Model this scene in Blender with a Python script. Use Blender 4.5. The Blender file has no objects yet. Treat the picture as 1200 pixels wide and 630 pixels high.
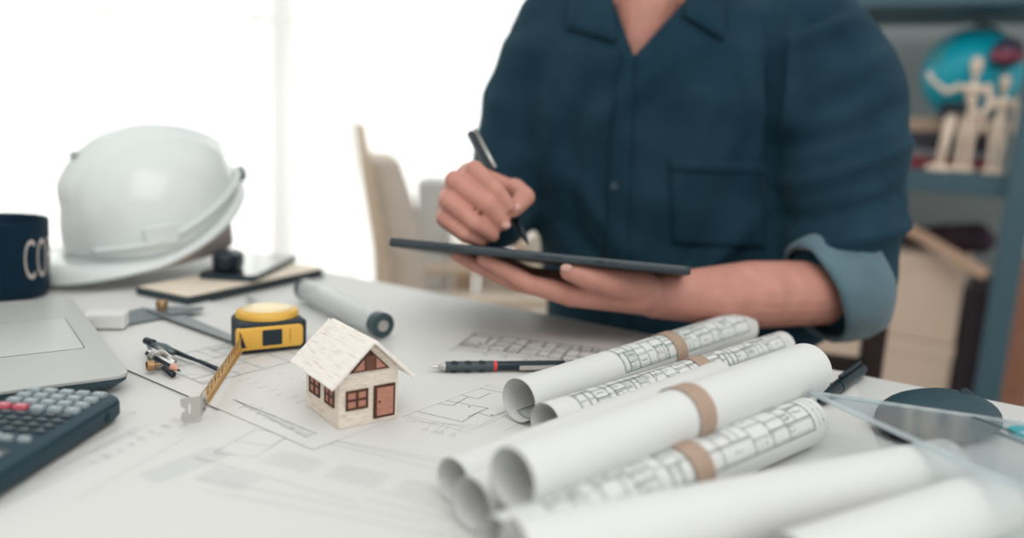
import bpy, bmesh, math, random
from mathutils import Vector, Matrix, Euler
from mathutils.bvhtree import BVHTree

PI = math.pi
COL = bpy.context.scene.collection
R = math.radians

# ------------------------------------------------------------------ camera, world, lights, exposure
TT = 0.75                              # table top height
CAM_H = TT + 0.24
FPX = 950.0
PITCH = math.atan(FPX / 5090.0)
ROLL = 0.051
cF = Vector((0, math.cos(PITCH), -math.sin(PITCH)))
cU0 = Vector((0, math.sin(PITCH), math.cos(PITCH)))
cR0 = Vector((1, 0, 0))
cR = cR0 * math.cos(ROLL) + cU0 * math.sin(ROLL)
cU = cU0 * math.cos(ROLL) - cR0 * math.sin(ROLL)

cam_d = bpy.data.cameras.new('camera')
cam = bpy.data.objects.new('camera', cam_d)
COL.objects.link(cam)
bpy.context.scene.camera = cam
cam_d.sensor_width = 36.0
cam_d.lens = FPX / 1200.0 * 36.0
cam_d.clip_start = 0.02
cam_d.dof.use_dof = True
cam_d.dof.focus_distance = 0.69
cam_d.dof.aperture_fstop = 1.8
M3 = Matrix((cR, cU, -cF)).transposed()
cam.matrix_world = Matrix.Translation((0, 0, CAM_H)) @ M3.to_4x4()

sc = bpy.context.scene
sc.view_settings.view_transform = 'Standard'
sc.view_settings.look = 'None'
sc.view_settings.exposure = 0.0
sc.view_settings.gamma = 1.0
sc.view_settings.use_curve_mapping = False
sc.cycles.max_bounces = 8
sc.cycles.transparent_max_bounces = 16
sc.cycles.use_denoising = True
sc.cycles.caustics_reflective = False
sc.cycles.caustics_refractive = False

world = bpy.data.worlds.new('daylight_sky')
sc.world = world
world.use_nodes = True
bgn = world.node_tree.nodes['Background']
bgn.inputs[0].default_value = (0.985, 1.0, 0.985, 1)
bgn.inputs[1].default_value = 0.88

def area(name, loc, target, size, size_y, power, color):
    d = bpy.data.lights.new(name, 'AREA')
    d.shape = 'RECTANGLE'; d.size = size; d.size_y = size_y
    d.energy = power; d.color = color
    o = bpy.data.objects.new(name, d); COL.objects.link(o)
    o.location = loc
    o.rotation_euler = (Vector(target) - Vector(loc)).to_track_quat('-Z', 'Y').to_euler()
    o.visible_camera = True
    return o
area('window_daylight', (-0.9, 3.75, 1.5), (-0.9, 0.0, 1.5), 4.4, 3.2, 70, (1.0, 0.985, 0.965))
area('overhead_fill_light', (0.3, -0.6, 2.5), (0.2, 0.9, 0.8), 1.4, 1.4, 15, (1.0, 0.98, 0.95))  # added fill from above and behind the camera, no lamp fixture there

# ------------------------------------------------------------------ pixel of the photograph -> place
def ray(x, y):
    return cF + cR * ((x - 600) / FPX) - cU * ((y - 315) / FPX)
def T(x, y, h=0.0):                    # point at height h above the table top
    d = ray(x, y); t = (TT + h - CAM_H) / d.z
    return Vector((d.x * t, d.y * t, TT + h))
def P(x, y, z):                        # point at depth z before the camera
    return Vector((0, 0, CAM_H)) + ray(x, y) * z

# ------------------------------------------------------------------ materials
MATS = {}
def mat(name, color, rough=0.5, metal=0.0, noise=0.0, nscale=40.0, bump=0.0, bscale=200.0, spec=0.5, sheen=0.0, sss=0.0, coat=0.0):
    if name in MATS: return MATS[name]
    m = bpy.data.materials.new(name); m.use_nodes = True
    nt = m.node_tree; b = nt.nodes['Principled BSDF']
    b.inputs['Base Color'].default_value = (*color, 1)
    b.inputs['Roughness'].default_value = rough
    b.inputs['Metallic'].default_value = metal
    b.inputs['Specular IOR Level'].default_value = spec
    if sheen: b.inputs['Sheen Weight'].default_value = sheen
    if coat: b.inputs['Coat Weight'].default_value = coat
    if sss:
        b.inputs['Subsurface Weight'].default_value = sss
        b.inputs['Subsurface Radius'].default_value = (0.012, 0.004, 0.002)
        b.inputs['Subsurface Scale'].default_value = 0.5
    tc = nt.nodes.new('ShaderNodeTexCoord')
    if noise:
        n = nt.nodes.new('ShaderNodeTexNoise'); n.inputs['Scale'].default_value = nscale
        n.inputs['Detail'].default_value = 5
        nt.links.new(tc.outputs['Object'], n.inputs['Vector'])
        r = nt.nodes.new('ShaderNodeValToRGB')
        r.color_ramp.elements[0].position = 0.3; r.color_ramp.elements[1].position = 0.7
        r.color_ramp.elements[0].color = (*[c * (1 - noise) for c in color], 1)
        r.color_ramp.elements[1].color = (*[min(1, c * (1 + noise)) for c in color], 1)
        nt.links.new(n.outputs['Fac'], r.inputs['Fac'])
        nt.links.new(r.outputs['Color'], b.inputs['Base Color'])
    if bump:
        n = nt.nodes.new('ShaderNodeTexNoise'); n.inputs['Scale'].default_value = bscale
        n.inputs['Detail'].default_value = 4
        nt.links.new(tc.outputs['Object'], n.inputs['Vector'])
        bp = nt.nodes.new('ShaderNodeBump'); bp.inputs['Strength'].default_value = bump
        bp.inputs['Distance'].default_value = 0.002
        nt.links.new(n.outputs['Fac'], bp.inputs['Height'])
        nt.links.new(bp.outputs['Normal'], b.inputs['Normal'])
    MATS[name] = m
    return m

def wood(name, c0, c1, stretch=(6, 120, 120), rough=0.6, lo=0.35, hi=0.65):
    if name in MATS: return MATS[name]
    m = bpy.data.materials.new(name); m.use_nodes = True
    nt = m.node_tree; b = nt.nodes['Principled BSDF']; b.inputs['Roughness'].default_value = rough
    b.inputs['Specular IOR Level'].default_value = 0.25
    tc = nt.nodes.new('ShaderNodeTexCoord'); mp = nt.nodes.new('ShaderNodeMapping')
    mp.inputs['Scale'].default_value = stretch
    n = nt.nodes.new('ShaderNodeTexNoise'); n.inputs['Scale'].default_value = 8; n.inputs['Detail'].default_value = 6
    n.inputs['Roughness'].default_value = 0.65
    r = nt.nodes.new('ShaderNodeValToRGB')
    r.color_ramp.elements[0].position = lo; r.color_ramp.elements[1].position = hi
    r.color_ramp.elements[0].color = (*c0, 1); r.color_ramp.elements[1].color = (*c1, 1)
    nt.links.new(tc.outputs['Object'], mp.inputs['Vector']); nt.links.new(mp.outputs[0], n.inputs['Vector'])
    nt.links.new(n.outputs['Fac'], r.inputs['Fac']); nt.links.new(r.outputs['Color'], b.inputs['Base Color'])
    MATS[name] = m
    return m

def clear(name, tint, amount=0.3, rough=0.05):
    if name in MATS: return MATS[name]
    m = bpy.data.materials.new(name); m.use_nodes = True
    nt = m.node_tree; nt.nodes.clear()
    out = nt.nodes.new('ShaderNodeOutputMaterial')
    tr = nt.nodes.new('ShaderNodeBsdfTransparent'); tr.inputs[0].default_value = (*tint, 1)
    gl = nt.nodes.new('ShaderNodeBsdfGlossy'); gl.inputs['Roughness'].default_value = rough
    df = nt.nodes.new('ShaderNodeBsdfDiffuse'); df.inputs[0].default_value = (0.90, 0.92, 0.92, 1)
    lw = nt.nodes.new('ShaderNodeLayerWeight'); lw.inputs['Blend'].default_value = 0.5
    pw_ = nt.nodes.new('ShaderNodeMath'); pw_.operation = 'POWER'; pw_.inputs[1].default_value = 5.0
    nt.links.new(lw.outputs['Facing'], pw_.inputs[0])
    fr = nt.nodes.new('ShaderNodeMath'); fr.operation = 'MULTIPLY_ADD'; fr.inputs[1].default_value = 0.6; fr.inputs[2].default_value = 0.04
    nt.links.new(pw_.outputs[0], fr.inputs[0])
    m1 = nt.nodes.new('ShaderNodeMixShader'); m1.inputs[0].default_value = amount
    m2 = nt.nodes.new('ShaderNodeMixShader')
    nt.links.new(tr.outputs[0], m1.inputs[1]); nt.links.new(df.outputs[0], m1.inputs[2])
    nt.links.new(fr.outputs[0], m2.inputs[0]); nt.links.new(m1.outputs[0], m2.inputs[1]); nt.links.new(gl.outputs[0], m2.inputs[2])
    nt.links.new(m2.outputs[0], out.inputs[0])
    MATS[name] = m
    return m

PAPER = mat('white_paper', (0.71, 0.71, 0.69), 0.75, spec=0.2)
PAPER2 = mat('roll_paper', (0.735, 0.74, 0.725), 0.7, spec=0.25)
INK = mat('drawing_ink', (0.07, 0.10, 0.10), 0.7)
INKG = mat('green_ink', (0.03, 0.14, 0.11), 0.7)
INKL = mat('pale_grey_ink', (0.42, 0.43, 0.43), 0.8)
INKF = mat('faint_ink', (0.34, 0.36, 0.36), 0.8)
KRAFT = mat('kraft_paper', (0.43, 0.31, 0.235), 0.8, noise=0.06, nscale=300)
BLACK = mat('black_plastic', (0.002, 0.015, 0.026), 0.38)
BLACKR = mat('black_rubber', (0.008, 0.020, 0.030), 0.6)
STEEL = mat('steel', (0.60, 0.58, 0.55), 0.32, 1.0)
DSTEEL = mat('grey_steel', (0.22, 0.25, 0.27), 0.4, 0.6)
BRASS = mat('brass', (0.45, 0.27, 0.14), 0.35, 0.8)
YELLOW = mat('yellow_plastic', (0.80, 0.46, 0.075), 0.42)
YELLOWP = mat('pale_yellow_label', (0.92, 0.76, 0.45), 0.35)
SKIN = mat('skin', (0.55, 0.26, 0.205), 0.5, noise=0.10, nscale=45, bump=0.25, bscale=350, sss=0.15, spec=0.35)

# ------------------------------------------------------------------ mesh builder
class MB:
    def __init__(s): s.v = []; s.f = []; s.m = []
    def add(s, vs, fs, mi=0, M=None):
        o = len(s.v)
        for p in vs:
            p = Vector(p)
            s.v.append(M @ p if M is not None else p)
        for f in fs: s.f.append([i + o for i in f]); s.m.append(mi)
        return s
    def box(s, c, size, mi=0, M=None):
        x, y, z = [k / 2 for k in size]; c = Vector(c)
        vs = [c + Vector((i * x, j * y, k * z)) for k in (-1, 1) for j in (-1, 1) for i in (-1, 1)]
        fs = [(0, 2, 3, 1), (4, 5, 7, 6), (0, 1, 5, 4), (2, 6, 7, 3), (0, 4, 6, 2), (1, 3, 7, 5)]
        return s.add(vs, fs, mi, M)
    def rings(s, rings, mi=0, cap0=True, cap1=True, closed=True, M=None):
        n = len(rings[0]); vs = [p for r in rings for p in r]; fs = []
        for i in range(len(rings) - 1):
            for j in range(n if closed else n - 1):
                a = i * n + j; b = i * n + (j + 1) % n
                fs.append((a, b, b + n, a + n))
        if cap0: fs.append(tuple(range(n))[::-1])
        if cap1: fs.append(tuple((len(rings) - 1) * n + j for j in range(n)))
        return s.add(vs, fs, mi, M)
    def lathe(s, prof, n=32, mi=0, M=None, cap0=True, cap1=True, a0=0, a1=2 * PI):
        rg = []
        for r, z in prof:
            rg.append([Vector((r * math.cos(2 * PI * j / n), r * math.sin(2 * PI * j / n), z)) for j in range(n)])
        return s.rings(rg, mi, cap0, cap1, True, M)
    def tube(s, pts, rad, n=10, mi=0, M=None, cap=True, flat=1.0):
        pts = [Vector(p) for p in pts]
        if not hasattr(rad, '__len__'): rad = [rad] * len(pts)
        rg = []; up = None
        for i, p in enumerate(pts):
            t = (pts[min(i + 1, len(pts) - 1)] - pts[max(i - 1, 0)]).normalized()
            if up is None:
                up = Vector((0, 0, 1)) if abs(t.z) < 0.9 else Vector((1, 0, 0))
            x = t.cross(up).normalized(); y = x.cross(t).normalized(); up = y
            rg.append([p + x * (rad[i] * math.cos(2 * PI * j / n)) + y * (rad[i] * flat * math.sin(2 * PI * j / n)) for j in range(n)])
        return s.rings(rg, mi, cap, cap, True, M)
    def prism(s, poly, z0, z1, mi=0, M=None):
        return s.rings([[Vector((x, y, z0)) for x, y in poly], [Vector((x, y, z1)) for x, y in poly]], mi, M=M)
    def sphere(s, c, r, n=16, mi=0, M=None, sc=(1, 1, 1)):
        rg = []; c = Vector(c)
        for i in range(1, n // 2 + 1):
            th = PI * i / (n // 2 + 1)
            rg.append([c + Vector((r * sc[0] * math.sin(th) * math.cos(2 * PI * j / n), r * sc[1] * math.sin(th) * math.sin(2 * PI * j / n), -r * sc[2] * math.cos(th))) for j in range(n)])
        return s.rings(rg, mi, M=M)
    def build(s, name, mats, parent=None, smooth=False, bevel=0, seg=2, subd=0, auto=None, solid=0, recalc=True):
        me = bpy.data.meshes.new(name)
        me.from_pydata([tuple(p) for p in s.v], [], s.f)
        if not isinstance(mats, (list, tuple)): mats = [mats]
        for m in mats: me.materials.append(m)
        for p, mi in zip(me.polygons, s.m): p.material_index = mi
        if recalc:
            bm = bmesh.new(); bm.from_mesh(me); bmesh.ops.recalc_face_normals(bm, faces=bm.faces); bm.to_mesh(me); bm.free()
        me.update()
        if smooth or auto:
            for p in me.polygons: p.use_smooth = True
            if auto:
                try: me.set_sharp_from_angle(angle=R(auto))
                except Exception: pass
        o = bpy.data.objects.new(name, me); COL.objects.link(o)
        if parent is not None: o.parent = parent
        if solid:
            md = o.modifiers.new('solid', 'SOLIDIFY'); md.thickness = solid; md.offset = -1
        if bevel:
            md = o.modifiers.new('bevel', 'BEVEL'); md.width = bevel; md.segments = seg; md.limit_method = 'ANGLE'; md.angle_limit = R(35)
        if subd:
            md = o.modifiers.new('sub', 'SUBSURF'); md.levels = subd; md.render_levels = subd
        return o

def tag(o, label=None, cat=None, group=None, kind=None):
    if label: o['label'] = label
    if cat: o['category'] = cat
    if group: o['group'] = group
    if kind: o['kind'] = kind
    return o
def thing(name, label, cat, loc=(0, 0, 0), rz=0.0, group=None, rot=None):
    o = bpy.data.objects.new(name, None); COL.objects.link(o)
    o.empty_display_size = 0.02
    o.location = loc; o.rotation_euler = rot if rot is not None else (0, 0, rz)
    return tag(o, label, cat, group)
def struct(name, mb, m, **k):
    o = mb.build(name, m, **k); o['kind'] = 'structure'; return o
def Mrot(loc, rz=0, rx=0, ry=0):
    return Matrix.Translation(loc) @ Euler((rx, ry, rz)).to_matrix().to_4x4()
def along(p0, p1, up=(0, 0, 1)):       # matrix whose Z runs p0 -> p1
    p0 = Vector(p0); p1 = Vector(p1); z = (p1 - p0).normalized()
    u = Vector(up)
    if abs(z.dot(u)) > 0.98: u = Vector((1, 0, 0))
    x = u.cross(z).normalized(); y = z.cross(x)
    return Matrix.Translation(p0) @ Matrix((x, y, z)).transposed().to_4x4()
def yaw_of(a, b): return math.atan2(b.y - a.y, b.x - a.x)

def text_faces(body, size, bold=0.0, sx=1.0, depth=0.0):
    """vertices and faces of a word, centred, lying in XY"""
    c = bpy.data.curves.new('word', 'FONT'); c.body = body; c.size = size
    c.align_x = 'CENTER'; c.align_y = 'CENTER'; c.offset = bold; c.resolution_u = 3
    o = bpy.data.objects.new('word', c); COL.objects.link(o)
    dg = bpy.context.evaluated_depsgraph_get()
    me = o.evaluated_get(dg).to_mesh()
    vs = [Vector((v.co.x * sx, v.co.y, 0)) for v in me.vertices]; fs = [tuple(p.vertices) for p in me.polygons]
    o.evaluated_get(dg).to_mesh_clear()
    bpy.data.objects.remove(o); bpy.data.curves.remove(c)
    return vs, fs

# ------------------------------------------------------------------ drawn plans: line segments in metres
def seg_rect(L, x0, y0, x1, y1, w):
    L += [(x0, y0, x1, y0, w), (x1, y0, x1, y1, w), (x1, y1, x0, y1, w), (x0, y1, x0, y0, w)]
def circle(L, cx, cy, r, w, n=10, a0=0, a1=2 * PI):
    for i in range(n):
        a = a0 + (a1 - a0) * i / n; b = a0 + (a1 - a0) * (i + 1) / n
        L.append((cx + r * math.cos(a), cy + r * math.sin(a), cx + r * math.cos(b), cy + r * math.sin(b), w))
def words(L, rng, x, y, n, h=0.0022):
    for i in range(n):
        if rng.random() < 0.2: continue
        xx = x + i * h * 0.8
        L.append((xx, y - h / 2 * rng.random(), xx + h * 0.5, y + h / 2, h * 0.16))
        if rng.random() < 0.6: L.append((xx, y, xx + h * 0.5, y, h * 0.16))
def plan(seed, W, H, w=0.0003, rooms=5, dims=True, heavy=0.0008, thick_share=0.5):
    rng = random.Random(seed); L = []
    mx = 0.02 if dims else 0.004
    def split(x0, y0, x1, y1, d):
        if d == 0 or min(x1 - x0, y1 - y0) < 0.014:
            if rng.random() < 0.6: words(L, rng, (x0 + x1) / 2 - 0.004, (y0 + y1) / 2, 5)
            k = rng.random()
            if k < 0.3:
                circle(L, x0, y0, min(x1 - x0, y1 - y0) * 0.4, w, 6, 0, PI / 2)
            elif k < 0.5:
                seg_rect(L, x0 + 0.002, y0 + 0.002, x0 + 0.008, y0 + 0.006, w)
            elif k < 0.65:
                n = int((x1 - x0) / 0.002)
                for i in range(min(n, 9)): L.append((x0 + i * 0.002, y0, x0 + i * 0.002, y0 + min(0.009, y1 - y0), w))
            return
        t = rng.uniform(0.3, 0.7)
        ww = heavy if rng.random() < thick_share else w
        if (x1 - x0) > (y1 - y0):
            xm = x0 + (x1 - x0) * t; L.append((xm, y0, xm, y1, ww)); L.append((xm + 0.0015, y0, xm + 0.0015, y1, w))
            split(x0, y0, xm, y1, d - 1); split(xm, y0, x1, y1, d - 1)
        else:
            ym = y0 + (y1 - y0) * t; L.append((x0, ym, x1, ym, ww)); L.append((x0, ym + 0.0015, x1, ym + 0.0015, w))
            split(x0, y0, x1, ym, d - 1); split(x0, ym, x1, y1, d - 1)
    seg_rect(L, mx, mx, W - mx, H - mx, heavy)
    seg_rect(L, mx + 0.0018, mx + 0.0018, W - mx - 0.0018, H - mx - 0.0018, w)
    split(mx, mx, W - mx, H - mx, rooms)
    if dims:
        for yy in (0.006, 0.012):
            L.append((mx, yy, W - mx, yy, w)); x = mx
            while x < W - mx:
                L.append((x, yy - 0.0015, x, yy + 0.0015, w)); words(L, rng, x + 0.003, yy + 0.002, 4, 0.0018); x += rng.uniform(0.012, 0.03)
        x = mx
        while x < W - mx:
            L.append((x, 0.002, x, mx, w * 0.8)); circle(L, x, 0.0005, 0.0022, w); x += rng.uniform(0.02, 0.04)
        for xx in (W - 0.007, W - 0.013):
            L.append((xx, mx, xx, H - mx, w)); y = mx
            while y < H - mx:
                L.append((xx - 0.0015, y, xx + 0.0015, y, w)); y += rng.uniform(0.01, 0.025)
    return L
def put_lines(mb, L, f, mi, lift, step=0.006, clip=None):
    """every line a thin strip on the surface f(u,v)->(point, normal)"""
    for (a, b, c, d, w) in L:
        if clip and not (clip[0] <= min(a, c) and max(a, c) <= clip[2] and clip[1] <= min(b, d) and max(b, d) <= clip[3]): continue
        dx, dy = c - a, d - b; l = math.hypot(dx, dy)
        if l < 1e-6: continue
        nx, ny = -dy / l * w / 2, dx / l * w / 2
        n = max(1, int(math.ceil(l / step))); vs = []
        for i in range(n + 1):
            u = a + dx * i / n; v = b + dy * i / n
            for s in (-1, 1):
                p, nn = f(u + nx * s, v + ny * s); vs.append(p + nn * lift)
        mb.add(vs, [(2 * i, 2 * i + 1, 2 * i + 3, 2 * i + 2) for i in range(n)], mi)

# ------------------------------------------------------------------ the room
EDGE_A = Vector((-0.187, 1.140, 0)); EDGE_B = Vector((0.482, 0.729, 0))
ed = (EDGE_B - EDGE_A).normalized()             # along the table's far edge, to the right
en = Vector((-ed.y, ed.x, 0))                   # away from the camera
WY = 3.05
WALL = mat('grey_wall', (0.46, 0.51, 0.51), 0.9, noise=0.04, nscale=3)
WALLW = mat('white_wall', (0.80, 0.80, 0.78), 0.9)
FLOORM = wood('floor_boards', (0.30, 0.24, 0.20), (0.42, 0.35, 0.30), (2, 12, 2), 0.5)
mb = MB(); mb.box((0.3, 1.2, -0.025), (6.4, 5.4, 0.05)); struct('floor', mb, FLOORM)
# window wall at the back: openings from x=-2.5 to 0.75
mb = MB()
mb.box((-0.15, WY + 0.06, 0.03), (5.3, 0.12, 0.06)); mb.box((-0.15, WY + 0.06, 2.8), (5.3, 0.12, 0.4))
mb.box((-2.68, WY + 0.06, 1.33), (0.24, 0.12, 2.54)); mb.box((1.65, WY + 0.06, 1.33), (1.7, 0.12, 2.54))
struct('wall_back', mb, WALLW)
mb = MB(); mb.box((-2.86, 1.2, 1.5), (0.12, 3.9, 3.0)); struct('wall_left', mb, WALLW)
FRAME = mat('window_white', (0.62, 0.63, 0.60), 0.5)
mb = MB()
def vbar(x, w): mb.box((x, WY + 0.05, 1.33), (w, 0.06, 2.54))
x136 = P(139, 20, 3.12).x; x340 = P(343, 20, 3.12).x; zr = P(200, 21, 3.12).z
pitch = x340 - x136
for k in range(-2, 1):
    vbar(x340 + (k) * pitch, 0.075 if k % 2 == 0 else 0.028)
for zz in (zr, zr + 0.72): mb.box(((x340 + 0.25 - 2.55) / 2, WY + 0.05, zz), (x340 + 0.25 + 2.55, 0.05, 0.030))
vbar(x340 + 0.26, 0.03); vbar(0.72, 0.06); vbar(-2.52, 0.06)
mb.box((-0.9, WY + 0.05, 0.09), (3.3, 0.08, 0.06)); mb.box((-0.9, WY + 0.05, 2.57), (3.3, 0.08, 0.06))
win = struct('window_1', mb, FRAME)
mb = MB(); mb.box((-0.9, WY + 0.05, 1.33), (3.3, 0.006, 2.5))
gp = mb.build('window_pane', clear('window_glass', (0.98, 0.99, 0.98), 0.0, 0.02), win)
gp['kind'] = 'structure'
# angled grey wall behind the shelf, parallel to the table edge
PR = P(1165, 300, 1.86); PR.z = 0
wdir = Vector((0.85, -0.527, 0)).normalized(); wn = Vector((-wdir.y, wdir.x, 0))
yawW = math.atan2(wdir.y, wdir.x)
mb = MB(); mb.box((0.15, 0.56, 1.5), (2.5, 0.1, 3.0), M=Mrot(PR, yawW)); struct('wall_right', mb, WALL)
# sheer curtain in front of the window
cu = bpy.data.materials.new('sheer_curtain'); cu.use_nodes = True
nt = cu.node_tree; nt.nodes.clear()
o_ = nt.nodes.new('ShaderNodeOutputMaterial'); tl = nt.nodes.new('ShaderNodeBsdfTranslucent'); tl.inputs[0].default_value = (0.95, 0.95, 0.94, 1)
tp = nt.nodes.new('ShaderNodeBsdfTransparent'); mx = nt.nodes.new('ShaderNodeMixShader'); mx.inputs[0].default_value = 0.72
nt.links.new(tp.outputs[0], mx.inputs[1]); nt.links.new(tl.outputs[0], mx.inputs[2]); nt.links.new(mx.outputs[0], o_.inputs[0])
mb = MB(); n = 260; ra = []; rb = []
for i in range(n + 1):
    x = -2.5 + 3.35 * i / n; y = WY - 0.08 + 0.018 * math.sin(i * 0.55) + 0.008 * math.sin(i * 0.23)
    ra.append(Vector((x, y, 0.02))); rb.append(Vector((x, y, 2.75)))
mb.rings([ra, rb], 0, False, False, False)
tag(mb.build('sheer_curtain', cu, smooth=True), 'sheer white curtain hanging in front of the bright window', 'curtain')

# ------------------------------------------------------------------ table
tl_ = 1.72; tw_ = 0.86
tc_ = EDGE_A - ed * 0.55
tb = thing('work_table', 'large white work table covered with drawings and tools', 'table', (tc_.x, tc_.y, 0), math.atan2(ed.y, ed.x))
mb = MB(); mb.box((tl_ / 2, -tw_ / 2, TT - 0.0135), (tl_, tw_, 0.025)); mb.build('tabletop', mat('table_laminate', (0.69, 0.69, 0.67), 0.45, spec=0.35), tb, bevel=0.003)
for x, y in ((0.06, -0.06), (tl_ - 0.06, -0.06), (0.06, -tw_ + 0.06), (tl_ - 0.06, -tw_ + 0.06)):
    mb = MB(); mb.box((x, y, (TT - 0.026) / 2), (0.05, 0.05, TT - 0.026)); mb.build('leg', mat('white_legs', (0.7, 0.7, 0.69), 0.4), tb, bevel=0.003)
mb = MB(); mb.box((tl_ / 2, -tw_ + 0.06, TT - 0.055), (tl_ - 0.17, 0.02, 0.058))
mb.build('apron', MATS['white_legs'], tb)

# ------------------------------------------------------------------ drawing sheets on the table
def sheet(name, label, origin, xdir, W, H, h, drawings, papermat=PAPER):
    """flat sheet; origin is its corner, x along xdir; drawings = list of (lines, ox, oy, mat)"""
    o = thing(name, label, 'sheet of paper', (origin.x, origin.y, TT + h), math.atan2(xdir.y, xdir.x))
    COL.objects.unlink(o); bpy.data.objects.remove(o)
    mb = MB(); mats = [papermat]
    mb.box((W / 2, H / 2, 0.0001), (W, H, 0.0002))
    for (L, ox, oy, m) in drawings:
        if m not in mats: mats.append(m)
        put_lines(mb, L, lambda u, v, ox=ox, oy=oy: (Vector((u + ox, v + oy, 0.0002)), Vector((0, 0, 1))), mats.index(m), 0.00008, 10)
    ob = mb.build(name, mats, recalc=False)
    ob.location = (origin.x, origin.y, TT + h); ob.rotation_euler = (0, 0, math.atan2(xdir.y, xdir.x))
    return tag(ob, label, 'sheet of paper')
def local_xy(org, xd, p):
    d = p - org; xd = xd.normalized(); yd = Vector((-xd.y, xd.x, 0)); return d.dot(xd), d.dot(yd)
# the sheet with its corner in front of the house
c1 = T(366.7, 527.6); e1 = T(149.5, 434); xd1 = (e1 - c1); xd1.z = 0; xd1.normalize()
yd1 = Vector((-xd1.y, xd1.x, 0))                 # toward? flip so the sheet lies away from the camera
# sheet placed with x along the second edge
x1 = (T(412, 516) - c1); x1 = Vector((-xd1.y, xd1.x, 0)) * (1 if Vector((-xd1.y, xd1.x, 0)).dot(T(412, 516) - c1) > 0 else -1)
y1ax = Vector((-x1.y, x1.x, 0))
L1 = plan(3, 0.20, 0.13, 0.00035, 5)
ox, oy = local_xy(c1, x1, T(398, 499))
def shift(L, f): return [tuple(list(f(a, b)) + list(f(c, d)) + [w]) for (a, b, c, d, w) in L]
ladder = []
rg = random.Random(8)
for i in range(30):
    y = 0.02 + i * 0.0035
    k_ = 0.010 + 0.0016 * (i // 5)
    ladder.append((k_, y, k_ + rg.uniform(0.003, 0.010), y, 0.00035))
    if i % 3 == 0: ladder.append((0.02, y, 0.02, y + 0.0105, 0.0007)); words(ladder, rg, 0.012, y + 0.001, 3)
for i in range(6): ladder.append((0.011 + 0.0016 * i, 0.02 + 0.0175 * i, 0.011 + 0.0016 * i, 0.02 + 0.0175 * i + rg.uniform(0.010, 0.019), 0.0005))
dots = []
for i in range(14): words(dots, rg, 0.05, 0.03 + i * 0.013, 6, 0.0025); words(dots, rg, 0.085, 0.05 + i * 0.017, 3, 0.0025)
sheet('drawing_sheet', 'white plan sheet lying under the wooden house, its corner pointing at the viewer', Vector((c1.x, c1.y, 0)), x1, 0.20, min(0.56, min(-(c1 - EDGE_A).dot(en), -(c1 + x1 * 0.20 - EDGE_A).dot(en)) / y1ax.dot(en) - 0.006), 0.0008,
      [(ladder, 0, 0, INK), (dots, 0, 0, INKF), (plan(5, 0.12, 0.10, 0.0004, 4, False), 0.02, 0.17, INKF), (plan(5, 0.06, 0.10, 0.0004, 4), 0.13, 0.24, INKF)])
# green-lined floor plan beyond the house, right
o2 = T(372, 470); x2 = Vector((0.93, -0.37, 0)).normalized()
gx, gy = [], []
o2 = T(462, 440)
GP = [(500, 436, 590, 455), (500, 436, 478, 444), (540, 447, 552, 441)]
def pxlines(pairs, org, xd, w, h=0.0):
    L = []
    for a, b, c, d in pairs:
        p = local_xy(org, xd, T(a, b, h)); q = local_xy(org, xd, T(c, d, h)); L.append((*p, *q, w))
    return L
org2 = T(486, 512); org2.z = 0
xg = (T(545, 490) - T(476, 479)); xg.z = 0; xg.normalize()
green = pxlines([(477, 480, 542, 495), (542, 495, 560, 484), (477, 480, 535, 450), (535, 450, 596, 462), (560, 484, 575, 489), (575, 489, 597, 481),
                 (507, 467, 572, 479), (572, 479, 548, 489), (520, 459, 560, 468), (560, 468, 575, 461), (500, 471, 530, 476), (530, 476, 548, 466)], org2, xg, 0.0007)
gthin = pxlines([(465, 485, 555, 504), (468, 488, 552, 508), (474, 494, 560, 500), (555, 504, 600, 478), (562, 502, 596, 486), (540, 447, 600, 458), (470, 462, 500, 468), (470, 457, 495, 462),
                 (480, 472, 500, 462), (590, 506, 612, 496)], org2, xg, 0.00045)
for (a, b) in ((498, 504), (509, 507), (516, 508), (530, 511)):
    p = local_xy(org2, xg, T(a, b)); circle(gthin, p[0], p[1], 0.0022, 0.0004)
    q = local_xy(org2, xg, T(a + 12, b - 10)); gthin.append((*p, *q, 0.0003))
gd = []
for (a, b) in ((539, 462), (550, 477), (576, 487)):
    p = local_xy(org2, xg, T(a, b)); gd.append((p[0] - 0.001, p[1], p[0] + 0.001, p[1], 0.002))
sw = [(0.04, 0.0)]
yg = Vector((-xg.y, xg.x, 0)); so = org2 - xg * 0.06 - yg * 0.03
def depth_in(W_): return min(-(so + xg * W_ - EDGE_A).dot(en), -(so - EDGE_A).dot(en)) / yg.dot(en)
SW = 0.40
SH_ = min(0.52, depth_in(SW) - 0.006); print('sheet height', SH_, xg, ed)
bx0, by0 = local_xy(so, xg, T(508, 408))
back_plan = plan(11, 0.24, max(0.08, SH_ - by0 - 0.012), 0.0006, 6, True, 0.0014)
tx, ty = local_xy(org2, xg, T(530, 410)); bx, by = local_xy(org2, xg, T(500, 392))
# the sheet's near-left corner must cover all these; work in a shifted frame
so = org2 - xg * 0.06 + Vector((-xg.y, xg.x, 0)) * (-0.03)
def sh(L, dx, dy): return [(a + dx, b + dy, c + dx, d + dy, w) for a, b, c, d, w in L]
sheet('drawing_sheet', 'white sheet with a green floor plan between the house and the rolls', so, xg, SW, SH_, 0.00045,
      [(sh(green, 0.06, 0.03), 0, 0, INKG), (sh(gthin, 0.06, 0.03), 0, 0, INKF), (sh(gd, 0.06, 0.03), 0, 0, INKG),
       (back_plan, bx0, by0, INK)])
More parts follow.
